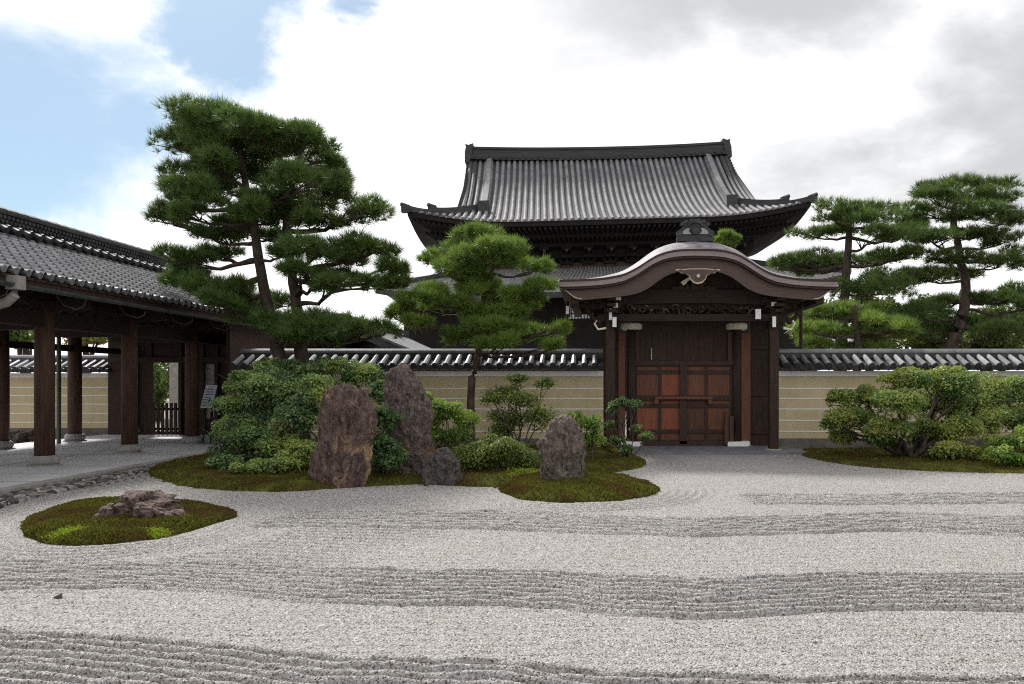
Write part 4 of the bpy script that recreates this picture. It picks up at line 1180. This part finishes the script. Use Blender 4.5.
# ------------------------------------------------------------------ covered corridor on the left
def corridor():
    XF, XB, XE, ZE, XR, ZRB, ZRT = -10.15, -13.7, -8.9, 3.29, -11.9, 4.50, 5.10
    Y0, Y1 = 4.0, 22.9
    root = thing('covered_corridor', 'open covered corridor of dark posts under a grey wave tiled roof', 'corridor', (-11.9, 14, 0))
    # tiled roof: each course steps over the next, S-shaped tiles
    t = MB()
    tw = .245
    yy = np.arange(Y0, Y1, tw / 8)
    ph = (yy % tw) / tw
    wave = .042 * np.cos(2 * math.pi * ph) + .012 * np.cos(4 * math.pi * ph + .8)
    nc = 13
    for sg in (1, -1):
        rows = []
        for k in range(nc):
            for e, lift in ((0, .0), (1, .048)):
                s = (k + e) / nc
                x = XR + sg * (XE - XR) * s
                z = ZRB + .10 + (ZE - ZRB - .10) * (s * 1.06 - .06 * s * s) + lift
                jit = RNG.normal(0, .004, len(yy)) * 0
                rows.append(np.stack([np.full_like(yy, x), yy, z + wave + jit], 1))
        t.grid(np.array(rows))
        base = np.array(rows)
        for y in np.arange(Y0, Y1, tw):
            x = XR + sg * (XE - XR)
            t.tube([(x - sg * .06, y, ZE + .035), (x + sg * .035, y, ZE + .018)], .058, 10)
        A = np.array([[(XR + sg * (XE - XR) * s, y, ZRB + (ZE - ZRB - .08) * s) for y in (Y0, Y1)] for s in (0, 1)])
        t.grid(A, 1)
    t.build('tile_roof', [M['tile'], M['dark_wood']], root, smooth=False)
    r = MB()
    r.box(XR - .30, XR + .30, Y0, Y1 + .1, ZRB - .02, ZRB + .14); r.box(XR - .16, XR + .16, Y0, Y1 + .1, ZRB + .14, ZRT - .16); r.box(XR - .2, XR + .2, Y0, Y1 + .1, ZRT - .16, ZRT - .11)
    for y in np.arange(Y0 + .1, Y1, .30):
        for sg in (-1, 1):
            r.tube([(XR + sg * .36, y, ZRB + .13), (XR + sg * .28, y, ZRB + .16)], .062, 8)        # lower row of round tile faces
            r.tube([(XR + sg * .30, y + .15, ZRB + .12), (XR + sg * .42, y + .15, ZRB + .06)], .075, 8, 1)
        r.tube([(XR, y, ZRT - .10), (XR, y + .26, ZRT - .10)], [.105, .118], 10)
    for y in np.arange(Y0, Y1, .11):
        for i, z in enumerate((ZRB + .20, ZRB + .29, ZRB + .38)):
            for sg in (-1, 1): r.tube([(XR + sg * .165, y + (i % 2) * .055, z), (XR + sg * .20, y + (i % 2) * .055, z)], .042, 6)
    r.build('roof_ridge', [M['tile_dark'], M['tile_dark']], root)
    rf = MB()
    for y in np.arange(Y0 + .1, Y1, .34):
        for sg in (1, -1): rf.bar((XR, y, ZRB - .08), (XR + sg * (XE - XR - .12), y, ZE - .15), .07, .09)
    rf.build('rafters', M['dark_wood'], root)
    fa = MB()
    for sg in (1, -1):
        xe = XR + sg * (XE - XR - .06); fa.box(xe - .03, xe + .03, Y0, Y1, ZE - .17, ZE - .03)
    fa.build('eave_board', M['dark_wood'], root)
    # gutter and downpipe
    g = MB(); xg = XE + .05
    g.tube([(xg, Y0, ZE - .16), (xg, Y1, ZE - .20)], .065, 10, 0, (math.pi, 2 * math.pi), True)
    g.build('gutter', M['metal'], root)
    for y in np.arange(Y0 + .5, Y1, 1.75):
        b = MB(); b.tube([(xg - .06, y, ZE - .18), (xg - .1, y, ZE - .34), (xg - .25, y + .02, ZE - .40), (xg - .5, y + .05, ZE - .33), (xg - .62, y + .05, ZE - .16)], .014, 6)
        b.build('gutter_bracket', M['metal'], root)
    d = MB(); y = 11.55
    d.box(xg - .09, xg + .09, y - .09, y + .09, ZE - .27, ZE - .06); d.tube([(xg, y, ZE - .2), (xg - .02, y, ZE - .36), (xg - .14, y, ZE - .46), (xg - 1.1, y, ZE - .76)], .075, 10)
    d.tube([(xg - 1.1, y, ZE - .72), (xg - 1.15, y, ZE - 1.0), (XF + .04, y + .1, .1)], .06, 8)
    d.build('downpipe', M['pipe'], root)
    # posts with bases
    for x, ys in ((XF, np.arange(6.35, 22, 2.53)), (XB, np.arange(7.6, 22.6, 2.46))):
        for y in ys:
            p = MB(); p.lathe((x, y, 0), [(.16, .2), (.16, 2.0), (.15, 3.3 if x == XF else 3.2)], 18); p.build('post', M['post_wood'], root, smooth=True)
            f = MB(); f.lathe((x, y, 0), [(.27, .07), (.27, .10), (.205, .11), (.235, .15), (.24, .19), (.225, .24), (.18, .275)], 18); f.build('post_base', M['foot_stone'], root, smooth=False)
            if x == XF:
                b = MB(); b.box(XB, XF, y - .12, y + .12, 2.75, 3.05); b.bar((XF, y, 3.0), (XE - .45, y, 3.06), .14, .2); b.build('cross_beam', M['dark_wood'], root)
                b = MB()
                b.box(x - .35, x + .35, y - .12, y + .12, 2.98, 3.1); b.box(x - .12, x + .12, y - .42, y + .42, 2.98, 3.09); b.build('bracket', M['dark_wood'], root)
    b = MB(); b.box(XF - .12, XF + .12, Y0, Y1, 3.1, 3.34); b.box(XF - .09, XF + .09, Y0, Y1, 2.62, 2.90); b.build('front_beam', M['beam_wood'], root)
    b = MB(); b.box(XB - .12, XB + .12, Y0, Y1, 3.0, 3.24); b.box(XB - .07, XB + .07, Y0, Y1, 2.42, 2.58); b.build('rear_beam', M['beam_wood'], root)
    # lean-to screen under the front beam (dark boards, grid lattice)
    b = MB(); b.box(XF - .03, XF + .03, Y0, 22.4, 3.06, 3.12)
    for y in np.arange(Y0, 22.4, .42): b.box(XF - .04, XF + .04, y - .025, y + .025, 2.9, 3.1)
    b.build('frieze_strips', M['dark_wood'], root)
    # thin dark pole near the rear posts
    b = MB(); b.tube([(-13.55, 19.1, .08), (-13.55, 19.1, 2.9)], .05, 8); b.build('rear_pole', M['metal'], root)
    # end wall with doorway
    yE = 22.4
    e = MB()
    def pan(px0, px1, z0, z1): e.box(P(px0, 0, yE)[0], P(px1, 0, yE)[0], yE, yE + .1, z0, z1)
    for a, c in ((108, 128), (128, 151.5), (180.5, 203), (216.5, 300)): pan(a, c, .08, 3.6)
    e.prism([(-14.4, 3.6), (-9.2, 3.6), (XR, 4.55)], yE, yE + .1)
    pan(151.5, 180.5, 2.2, 3.6); pan(203, 216.5, 2.16, 3.6); pan(203, 216.5, .08, .55)
    for x in (128, 151, 181, 203, 217, 240): 
        X = P(x, 0, yE)[0]; e.box(X - .05, X + .05, yE - .06, yE, .08, 3.4)
    e.box(-14.4, -9.2, yE - .07, yE - .001, 2.2, 2.36); e.box(-14.4, -9.2, yE - .05, yE - .001, .08, .18)
    e.build('end_wall', M['dark_wood'], root)
    e = MB(); pan_ = (P(204, 0, yE)[0], P(216, 0, yE)[0]); e.box(pan_[0], pan_[1], yE + .02, yE + .05, .55, 2.16); e.build('shutter_panel', M['foot_stone'], root)
    # wooden side boards from the corridor end to the garden wall
    e = MB(); e.box(-9.25, -9.15, 18.9, 22.4, .0, 3.2); e.build('side_wall', M['dark_wood'], root)
    f = MB(); f.box(-14.6, -8.42, Y0, 23.2, -.12, .08); f.build('step_floor', M['stone_floor'], root)
    f = MB(); f.box(-8.62, -8.38, Y0, 17.8, -.12, .088); f.build('curb', M['foot_stone'], root)
    fj = MB()
    for k, y in enumerate(np.arange(Y0, 23, 1.1)): fj.box(-14.5, -8.62, y - .006, y + .006, .08, .083)
    for x in (-8.62, -11.0, -12.4): fj.box(x - .006, x + .006, Y0, 23.1, .08, .0835)
    fj.build('paving_joint', M['wall_foot'], root)
    # low picket gate in the doorway
    pg = thing('picket_gate', 'low dark picket gate across the corridor end doorway', 'gate', (P(166, 0, yE)[0], yE - .15, .08))
    for px in np.linspace(153.5, 179.5, 7):
        q = MB(); X = P(px, 0, yE - .2)[0]; q.box(X - .035, X + .035, yE - .2, yE - .16, .1, 1.02 + (.06 if px in (153.5, 179.5) else 0)); q.build('picket', M['dark_wood'], pg)
    q = MB(); a, c = P(152, 0, yE - .2)[0], P(181, 0, yE - .2)[0]
    for z in (.22, .80): q.box(a, c, yE - .158, yE - .12, z, z + .07)
    q.build('rail', M['dark_wood'], pg)
corridor()

# notice board on an easel beside the third front post
def sign():
    y = 19.3
    a, c = P(200, 408, y), P(215, 385, y)
    root = thing('notice_board', 'small bluish notice board on an easel beside a corridor post', 'sign', ((a[0] + c[0]) / 2, y, .08))
    m = MB(); dz = c[2] - a[2]
    dx = .09
    V = [(a[0], y, a[2]), (c[0] - dx, y, a[2]), (c[0], y + .12, c[2]), (a[0] + dx, y + .12, c[2])]
    V2 = [(x, yy + .03, z) for x, yy, z in V]
    m.add(V + V2, [(0, 1, 2, 3), (7, 6, 5, 4), (0, 4, 5, 1), (1, 5, 6, 2), (2, 6, 7, 3), (3, 7, 4, 0)])
    m.build('board', M['sign_paper'], root)
    i = MB()
    def at(u, v): 
        p = np.array(V[0]) * (1 - u) * (1 - v) + np.array(V[1]) * u * (1 - v) + np.array(V[2]) * u * v + np.array(V[3]) * (1 - u) * v
        return p + (0, -.004, 0)
    rr = random.Random(2)
    for k in range(7):
        v0 = .10 + k * .115
        u1 = rr.uniform(.5, .9)
        i.add([at(.1, v0), at(u1, v0), at(u1, v0 + .045), at(.1, v0 + .045)], [(0, 1, 2, 3)])
    i.add([at(.55, .12), at(.9, .12), at(.9, .45), at(.55, .45)], [(0, 1, 2, 3)])
    i.build('print', M['sign_ink'], root)
    for x, yy in ((a[0] + .07, y + .02), (c[0] - .12, y + .02), ((a[0] + c[0]) / 2, y + .45)):
        l = MB(); l.bar((x, yy, .08), ((x + (a[0] + c[0]) / 2) / 2, y + .1, a[2] + .3), .03, .03); l.build('leg', M['dark_wood'], root)
sign()

# strip of cobbles between the corridor and the gravel
def cobbles():
    from math import cos, sin
    rg = np.random.default_rng(3)
    edge = np.array([G(-90, 535), G(-40, 520), G(0, 508), G(30, 500), G(60, 493), G(110, 481), G(140, 473.5), G(170, 467), G(200, 461)])
    o = np.argsort(edge[:, 1]); ey, ex = edge[o, 1], edge[o, 0]
    mb = MB()
    ico = []
    n1, n2 = 7, 10
    k = 0
    for _ in range(4200):
        y = rg.uniform(6.5, 17.2); x1 = np.interp(y, ey, ex)
        if y < ey[0]: x1 = -7.6
        x = rg.uniform(-8.38, x1 - .02)
        r = rg.uniform(.028, .066) * (1.0 if rg.random() < .85 else 1.4)
        sx, sy, sz = r * rg.uniform(.8, 1.4), r * rg.uniform(.8, 1.3), r * rg.uniform(.5, .8)
        a = rg.uniform(0, 6.28); z = rg.uniform(-.01, .025)
        V = [(0, 0, 1)]; 
        for i in range(1, 4):
            for j in range(7):
                th = i * math.pi / 4; p = 2 * math.pi * j / 7 + i * .3
                f = rg.uniform(.8, 1.15); V.append((sin(th) * cos(p) * f, sin(th) * sin(p) * f, cos(th) * f))
        V = np.array(V + [(0, 0, -1)]) * (sx, sy, sz)
        V = np.stack([V[:, 0] * cos(a) - V[:, 1] * sin(a) + x, V[:, 0] * sin(a) + V[:, 1] * cos(a) + y, V[:, 2] + z], 1)
        Fc = [(0, 1 + j, 1 + (j + 1) % 7) for j in range(7)]
        for i in range(2):
            for j in range(7): Fc.append((1 + i * 7 + j, 8 + i * 7 + j, 8 + i * 7 + (j + 1) % 7, 1 + i * 7 + (j + 1) % 7))
        Fc += [(15 + j, 22, 15 + (j + 1) % 7) for j in range(7)]
        mb.add(V, Fc)
    ob = mb.build('cobble_strip', M['pebble'], None, smooth=True)
    a_ = ob.data.attributes.new('tone', 'FLOAT', 'FACE'); nst = len(ob.data.polygons) // 28
    a_.data.foreach_set('value', np.repeat(rg.random(nst) ** 2.0, 28).astype(np.float32))
    tag(ob, 'strip of dark cobbles along the corridor edge', 'cobbles', None, 'stuff')
    s = MB(); s.add([(-8.45, 4, .004), (-7.9, 4, .004), (-7.75, 11, .004), (-8.0, 17.5, .004), (-8.45, 17.5, .004)], [(0, 1, 2, 3, 4)])
    s.build('cobble_bed', M['soil'])['kind'] = 'structure'
cobbles()

# ------------------------------------------------------------------ rocks
def z4(pts, s, ox, oy): return [(oy + y / s, ox + a / s, ox + b / s) for y, a, b in pts]
rock('standing_rock', 'tall reddish brown rock with tan patch, leftmost of the two tallest rocks',
     z4([(158, 130, 262), (185, 112, 300), (250, 104, 318), (330, 95, 345), (430, 78, 330), (500, 58, 325), (570, 36, 318), (630, 60, 300)], 4.56, 300, 350), 11.75, M['rock_red'], .55, .060, 2)
rock('standing_rock', 'tallest grey speckled rock with pointed pale top beside a dark shrub',
     z4([(62, 430, 490), (90, 410, 512), (170, 390, 560), (240, 388, 594), (350, 398, 600), (450, 405, 600), (540, 410, 585), (585, 420, 575)], 4.56, 300, 350), 12.7, M['rock_grey'], .65, .085, 3)
rock('low_rock', 'small rounded grey rock at the gravel edge right of the tall rocks',
     z4([(448, 632, 670), (470, 602, 690), (510, 582, 715), (560, 566, 735), (615, 566, 738)], 4.56, 300, 350), 12.0, M['rock_dark'], .8, .13, 5)
rock('standing_rock', 'lone grey brown upright rock on the teardrop moss island',
     z4([(138, 580, 632), (160, 556, 650), (200, 532, 668), (250, 506, 688), (300, 512, 692), (350, 514, 688), (405, 516, 672)], 3.938, 410, 380), 11.7, M['rock_brown'], .75, .075, 8)
rock('flat_rock', 'low flat pinkish rock lying on the oval moss island',
     z4([(52, 452, 482), (66, 412, 520), (83, 375, 580), (101, 345, 618), (125, 318, 628), (150, 300, 610), (172, 292, 600)], 3.354, 0, 480), 8.55, M['rock_pink'], .62, .15, 12, ns=130, nt=60, cap=.12)
rock('low_rock', 'pale jumbled stone beyond the corridor posts by the ochre wall',
     [(430, 14, 34), (434, 6, 37), (438, 2, 39), (442, 0, 40)], 21.3, M['rock_grey'], .7, .22, 14, ns=40, nt=24)

# ------------------------------------------------------------------ pines
big_pads = [(480, 400, 70, 20), (470, 462, 60, 16), (400, 430, 50, 14), (260, 175, 80, 30), (390, 215, 70, 26), (150, 235, 70, 26), (250, 285, 70, 24), (430, 320, 60, 18), (230, 325, 60, 18), (300, 90, 80, 30), (370, 270, 60, 24), (200, 75, 110, 40), (320, 95, 90, 38), (120, 118, 70, 40), (260, 130, 110, 45), (430, 150, 72, 32), (360, 130, 60, 35), (150, 75, 60, 28), (400, 110, 50, 24),
            (110, 190, 65, 40), (200, 185, 80, 32), (300, 200, 90, 35), (430, 200, 70, 26), (90, 250, 52, 35), (230, 240, 60, 24), (330, 250, 90, 30), (470, 245, 75, 28),
            (85, 305, 52, 26), (120, 290, 50, 25), (190, 345, 60, 20), (320, 300, 80, 28), (410, 285, 60, 20), (510, 288, 62, 24), (290, 348, 60, 18), (430, 368, 90, 32),
            (540, 368, 60, 26), (345, 385, 60, 18), (120, 400, 75, 20), (200, 390, 50, 16), (590, 420, 48, 26), (520, 452, 90, 22), (430, 450, 50, 15),
            (120, 440, 70, 26), (220, 465, 90, 36), (300, 500, 70, 28), (200, 500, 60, 20), (300, 535, 80, 28), (420, 540, 90, 38), (540, 560, 78, 28), (460, 585, 60, 20), (350, 575, 60, 20)]
big_pads = [(x + .13 * (200 - x) if x < 200 else x + (14 if x > 480 else 0), y + (8 if y < 150 else 0), rx, ry) for x, y, rx, ry in big_pads]
pine('pine_tree', 'big dark twin trunked pine rising over the corridor roof', 'pine tree',
     [([(345, 655), (325, 570), (308, 490), (288, 370), (265, 240), (240, 110)], .17, .05, 0.0),
      ([(392, 655), (384, 560), (378, 490), (362, 390), (352, 250), (335, 120)], .17, .05, .25)],
     big_pads, 15.9, 2.28, (130, 80), M['pine_dark'], dens=200, K=14, L=.20, w=.013, depth=1.35, zbase=.08, fx=1.10, fy=1.40, seed=21)
mid_pads = [(200, 350, 70, 22), (280, 440, 65, 20), (190, 440, 65, 22), (330, 430, 50, 18), (240, 290, 60, 22), (215, 375, 60, 20), (10, 440, 45, 22), (75, 398, 60, 22), (60, 462, 50, 18), (215, 262, 80, 24), (150, 300, 75, 24), (285, 290, 75, 24), (220, 315, 100, 26), (330, 335, 62, 22), (100, 318, 40, 18), (150, 345, 70, 20),
            (95, 400, 80, 24), (200, 385, 60, 22), (305, 395, 85, 26), (355, 375, 45, 20), (250, 420, 70, 20), (45, 425, 50, 20), (150, 425, 60, 18),
            (230, 465, 95, 28), (175, 500, 60, 22), (310, 485, 95, 26), (395, 482, 32, 14), (260, 515, 80, 18), (385, 520, 40, 12)]
pine('pine_tree', 'small bright green pine in front of the wall left of the gate', 'pine tree',
     [([(187, 690), (192, 600), (205, 545), (216, 470), (222, 400), (240, 335), (235, 290)], .11, .035, 0)],
     mid_pads, 17.2, 2.327, (390, 120), M['pine_light'], dens=215, K=14, L=.18, w=.014, depth=.85, zbase=.08, tr=(.12, .04), fx=0.90, fy=1.40, seed=22)
r1 = [(60, 206, 52, 16), (118, 222, 48, 14), (195, 98, 85, 17), (150, 112, 40, 13), (240, 112, 58, 20), (110, 150, 50, 12), (180, 142, 60, 10), (240, 150, 60, 16), (290, 150, 55, 17), (100, 205, 80, 17),
      (200, 200, 90, 18), (285, 190, 65, 20), (60, 215, 45, 16), (230, 255, 90, 30), (290, 235, 70, 26)]
pine('pine_tree', 'layered pine beyond the wall nearest the gate roof', 'pine tree',
     [([(166, 395), (172, 330), (178, 250), (183, 160), (188, 100)], .24, .07, 0)], r1, 24, 2.072, (760, 160), M['pine_far'], dens=105, K=13, L=.22, w=.018, depth=1.7, fx=1.02, fy=1.22,
     group='pines beyond the right wall', zbase=0, seed=23)
r3 = [(130, 312, 60, 18), (190, 305, 60, 18), (230, 325, 70, 22), (110, 345, 60, 16), (170, 350, 70, 18), (250, 355, 70, 22), (120, 378, 60, 14), (200, 380, 80, 16), (290, 340, 40, 20)]
pine('pine_tree', 'low light green pine just behind the wall right of the gate roof', 'pine tree',
     [([(200, 420), (204, 380), (198, 340), (196, 300)], .14, .05, 0)], r3, 21.6, 2.072, (760, 160), M['pine_light'], dens=130, K=13, L=.22, w=.017, depth=1.0,
     group='pines beyond the right wall', zbase=0, seed=26)
r2 = [(440, 330, 70, 22), (500, 345, 60, 22), (565, 292, 50, 18), (380, 345, 60, 20), (325, 352, 50, 20), (420, 50, 88, 18), (360, 66, 58, 17), (470, 76, 62, 15), (335, 102, 48, 17), (430, 108, 88, 13), (500, 120, 48, 15), (310, 125, 40, 17), (350, 152, 60, 14), (460, 148, 50, 10),
      (500, 160, 45, 16), (385, 200, 60, 12), (345, 235, 60, 15), (500, 205, 55, 17), (550, 185, 40, 16), (430, 232, 50, 12), (470, 282, 80, 17), (540, 270, 50, 18), (365, 290, 60, 17), (325, 312, 60, 20), (560, 320, 60, 18)]
pine('pine_tree', 'tall open pine with curved leaning trunk at far right beyond the wall', 'pine tree',
     [([(392, 400), (405, 360), (422, 310), (426, 250), (412, 185), (400, 120), (408, 60)], .26, .07, 0)], r2, 24.6, 2.072, (760, 160), M['pine_far'], dens=105, K=13, L=.22, w=.018, depth=1.6, fx=1.18, fy=1.3,
     group='pines beyond the right wall', zbase=0, seed=24)

# ------------------------------------------------------------------ broadleaf trees beyond the walls
def tree(label, px, py, rx, ry, Y, mat, n=5, seed=1, size=.16, dep=1.6, group='trees beyond the walls', name='broadleaf_tree'):
    rg = np.random.default_rng(seed)
    cl = [(px + rg.uniform(-.6, .6) * rx, py + rg.uniform(-.5, .5) * ry, rx * rg.uniform(.4, .6), ry * rg.uniform(.4, .6)) for _ in range(n)] + [(px, py, rx * .7, ry * .7)]
    global RNG
    RNG = np.random.default_rng(seed)
    q = P(px, py, Y)
    root = thing(name, label, 'tree', (q[0], Y, 0), group)
    tk = MB()
    V, T = [], []
    tk.tube([(q[0], Y, -.1), (q[0] + .1, Y, q[2] * .4), (q[0], Y, q[2])], [.2, .16, .08], 8)
    for c in cl:
        dy = RNG.uniform(-dep, dep); k = (Y + dy) / F
        cc = P(c[0], c[1], Y + dy); rad = np.array((c[2] * k, c[2] * k * .8, c[3] * k))
        tk.tube(limb_path((q[0], Y, q[2] * .45), cc, -.05, 4), [.07, .06, .05, .035, .02], 6)
        m = int(1500 * rad[0] * rad[2]) + 300
        for _ in range(7):
            u = norm(RNG.normal(0, 1, 3)); lc = cc + u * rad * .6; lr = rad * RNG.uniform(.35, .55)
            u = norm(RNG.normal(0, 1, (m // 7, 3)))
            V.append(leaves(lc + u * lr * RNG.uniform(.6, 1.05, (m // 7, 1)), norm(u + (0, 0, .6)), size, .55, .6))
            T.append(np.clip(RNG.normal(.45, .14) + RNG.normal(0, .2, m // 7), 0, 1))
    tk.build('trunk', M['bark'], root, smooth=True)
    fast_mesh('crown', np.concatenate(V), 4, mat, parent=root, tone=np.concatenate(T))
tree('dark green bushy tree behind the wall next to the gate end', 812, 325, 38, 38, 29, M['leaf_far'], seed=31)
tree('bushy green tree behind the layered pine trunk', 868, 318, 42, 45, 30, M['leaf_far'], seed=32)
tree('light green tree between the two pine trunks beyond the wall', 915, 325, 40, 32, 31, M['leaf_far'], seed=33)
tree('light green tree behind the leaning pine at the right edge', 1000, 328, 60, 32, 30, M['leaf_far'], seed=34)
tree('low bushy tree between the leaning pine trunk and the layered pine', 930, 338, 40, 18, 27, M['leaf_far'], seed=44, dep=.8)
tree('low bright bushy tree behind the wall at the right edge under the leaning pine', 985, 340, 45, 16, 26.5, M['leaf_far'], seed=45, dep=.8)
tree('green tree beyond the wall left of the middle pine', 246, 318, 22, 38, 27, M['leaf_far'], seed=35)
pine('pine_tree', 'light green pine top showing above the gate roof right of its crest', 'pine tree',
     [([(729, 330), (729, 270), (728, 236)], .12, .04, 0)], [(721, 239, 7, 3), (733, 240, 6, 3), (728, 234, 7, 3), (738, 238, 4, 2), (726, 244, 9, 3)], 33, 1.0, (0, 0), M['pine_light'],
     dens=150, K=12, L=.22, w=.022, depth=.4, zbase=0, seed=36)
tree('yellowing tree beyond the wall behind the first corridor posts', 25, 333, 36, 22, 28, M['leaf_far'], seed=37)
tree('orange tinged tree beyond the wall behind the corridor posts', 85, 335, 40, 18, 29, M['leaf_autumn'], seed=38)
tree('yellow green tree seen through the corridor end doorway', 158, 378, 24, 36, 34, M['leaf_far'], seed=39)
tree('dark green tree left of the corridor beyond the wall', -60, 325, 60, 30, 28, M['leaf_far'], seed=40)
def pillar():
    a = P(176.5, 0, 28)
    root = thing('stone_pillar', 'pale stone pillar seen through the corridor end doorway', 'pillar', (a[0], 28, 0))
    m = MB(); m.box(a[0] - .17, a[0] + .17, 27.83, 28.17, 0.3, 2.9); m.build('shaft', M['foot_stone'], root)
    m = MB(); m.box(a[0] - .3, a[0] + .3, 27.7, 28.3, -.1, .3); m.build('base', M['foot_stone'], root)
pillar()

# ------------------------------------------------------------------ shrubs
GA = 'shrubs along the garden edge'
shrub('azalea_shrub', 'large rounded azalea shrub left of the reddish rock near the corridor',
      [(245, 386, 26, 16), (275, 388, 38, 20), (315, 392, 20, 22), (232, 408, 20, 16), (260, 412, 34, 22), (300, 418, 26, 24), (222, 432, 18, 15), (244, 440, 30, 20), (282, 445, 26, 20), (236, 452, 24, 13), (250, 425, 26, 18), (262, 456, 30, 13), (228, 464, 24, 9, -.7), (258, 467, 28, 9, -.8), (290, 464, 24, 11, -.8), (302, 450, 18, 16, -.6)],
      13.4, M['azalea'], 1500, .06, .7, base=(-6.0, 13.4), stems=9, group=GA, seed=41)
shrub('azalea_shrub', 'light green hedge-like shrub at the foot of the twin trunked pine',
      [(275, 368, 34, 10), (320, 370, 34, 12), (362, 378, 26, 16), (350, 395, 24, 16), (380, 392, 14, 18), (300, 380, 30, 12)],
      15.0, M['azalea'], 1300, .06, .5, base=(-5.2, 15.0), stems=6, group=GA, seed=42)
shrub('azalea_shrub', 'dark green upright shrub squeezed between the two tallest rocks',
      [(386, 420, 16, 20), (380, 445, 15, 18), (392, 456, 17, 20), (384, 470, 16, 10)], 12.3, M['azalea_dark'], 1600, .055, .25, base=(-3.4, 12.3), stems=5, group=GA, seed=43)
shrub('azalea_shrub', 'bright green two-tiered shrub left of the middle pine trunk',
      [(447, 410, 22, 12), (464, 422, 17, 11), (440, 436, 20, 11), (458, 438, 16, 10), (434, 420, 12, 12), (425, 400, 14, 9)], 14.0, M['leaf_bright'], 1400, .055, .35, base=(-2.75, 14.0), stems=6, group=GA, seed=44, fill=.25)
shrub('azalea_shrub', 'low dense olive mound shrub between the small rock and the island rock',
      [(495, 452, 40, 18), (473, 457, 22, 16), (520, 457, 22, 16), (495, 464, 38, 11)], 13.0, M['leaf_olive'], 2400, .042, .45, base=(-1.75, 13.0), stems=5, group=GA, seed=45)
shrub('sapling', 'thin sparse sapling with airy leaves in front of the ochre wall',
      [(505, 395, 20, 10), (492, 400, 14, 8), (525, 402, 18, 12), (545, 385, 10, 8), (510, 420, 24, 14), (540, 420, 18, 14), (500, 435, 16, 10), (520, 380, 16, 6)], 15.2, M['leaf_olive'], 800, .055, .4,
      base=(-1.65, 15.2), stems=8, cat='sapling', group=GA, seed=46, stem_r=.022, fill=.6, gap=1.3)
shrub('azalea_shrub', 'yellow green shrub just behind the island rock',
      [(590, 425, 14, 12), (583, 440, 14, 12), (598, 440, 10, 12), (575, 418, 8, 8)], 14.6, M['leaf_bright'], 1100, .06, .3, base=(-.2, 14.6), stems=5, group=GA, seed=47)
shrub('azalea_shrub', 'leggy shrub with bare pale stems in front of the gate door',
      [(622, 404, 14, 7), (613, 410, 8, 6), (632, 404, 10, 6), (647, 437, 10, 6), (618, 440, 10, 8), (636, 428, 6, 5), (610, 425, 6, 8), (625, 450, 12, 6)], 15.4, M['azalea'], 900, .06, .25,
      base=(.62, 15.4), stems=10, group=GA, seed=48, stem_r=.022)
shrub('azalea_shrub', 'wide spreading shrub with yellowing leaves and dark trunk right of the gate',
      [(905, 382, 26, 14), (935, 378, 30, 14), (960, 388, 28, 16), (870, 400, 24, 14), (838, 400, 17, 10), (900, 405, 30, 16), (940, 405, 30, 18), (975, 405, 26, 20), (850, 418, 24, 14), (885, 428, 28, 14),
       (830, 425, 12, 10), (925, 430, 26, 14), (960, 432, 26, 18), (985, 425, 20, 20), (845, 438, 18, 9), (880, 442, 22, 8), (945, 450, 22, 10), (965, 452, 20, 10), (925, 440, 20, 10)],
      15.6, M['azalea_yellow'], 1500, .062, .8, base=(6.35, 15.6), stems=19, group=GA, seed=49, stem_r=.05, fill=.45, sub=15, gap=1.14)
shrub('azalea_shrub', 'dense yellow tipped shrub beyond the spreading one at the right edge',
      [(1000, 395, 26, 20), (1030, 390, 26, 20), (1010, 418, 26, 18), (1045, 420, 30, 24), (1080, 405, 30, 30)],
      16.2, M['azalea_yellow'], 1000, .065, .7, base=(9.2, 16.2), stems=8, group=GA, seed=50, stem_r=.03)
shrub('azalea_shrub', 'small fresh green shrub low at the right edge',
      [(1008, 446, 20, 12), (1030, 440, 20, 14), (1000, 456, 14, 10), (1022, 460, 24, 8), (1050, 450, 24, 16)],
      14.2, M['leaf_bright'], 1500, .06, .45, base=(8.1, 14.2), stems=6, group=GA, seed=51)
tg = shrub('small_plant', 'tiny yellow leaved plant at the foot of the leggy shrub', [(607, 447, 8, 5), (613, 452, 6, 4)], 14.9, M['leaf_autumn'], 700, .05, .12, base=(.22, 14.9), stems=3, cat='plant', seed=52, stem_r=.01)

# fallen leaf on the gravel
gx, gy = G(57, 603)
l = MB(); l.add([(gx - .035, gy, .035), (gx, gy - .03, .05), (gx + .035, gy + .01, .03), (gx + .01, gy + .035, .065), (gx, gy, .028)], [(0, 1, 4), (1, 2, 4), (2, 3, 4), (3, 0, 4)])
tag(l.build('fallen_leaf', M['stem'], None, loc=(gx, gy, .03)), 'single curled brown leaf lying on the pale gravel', 'leaf')
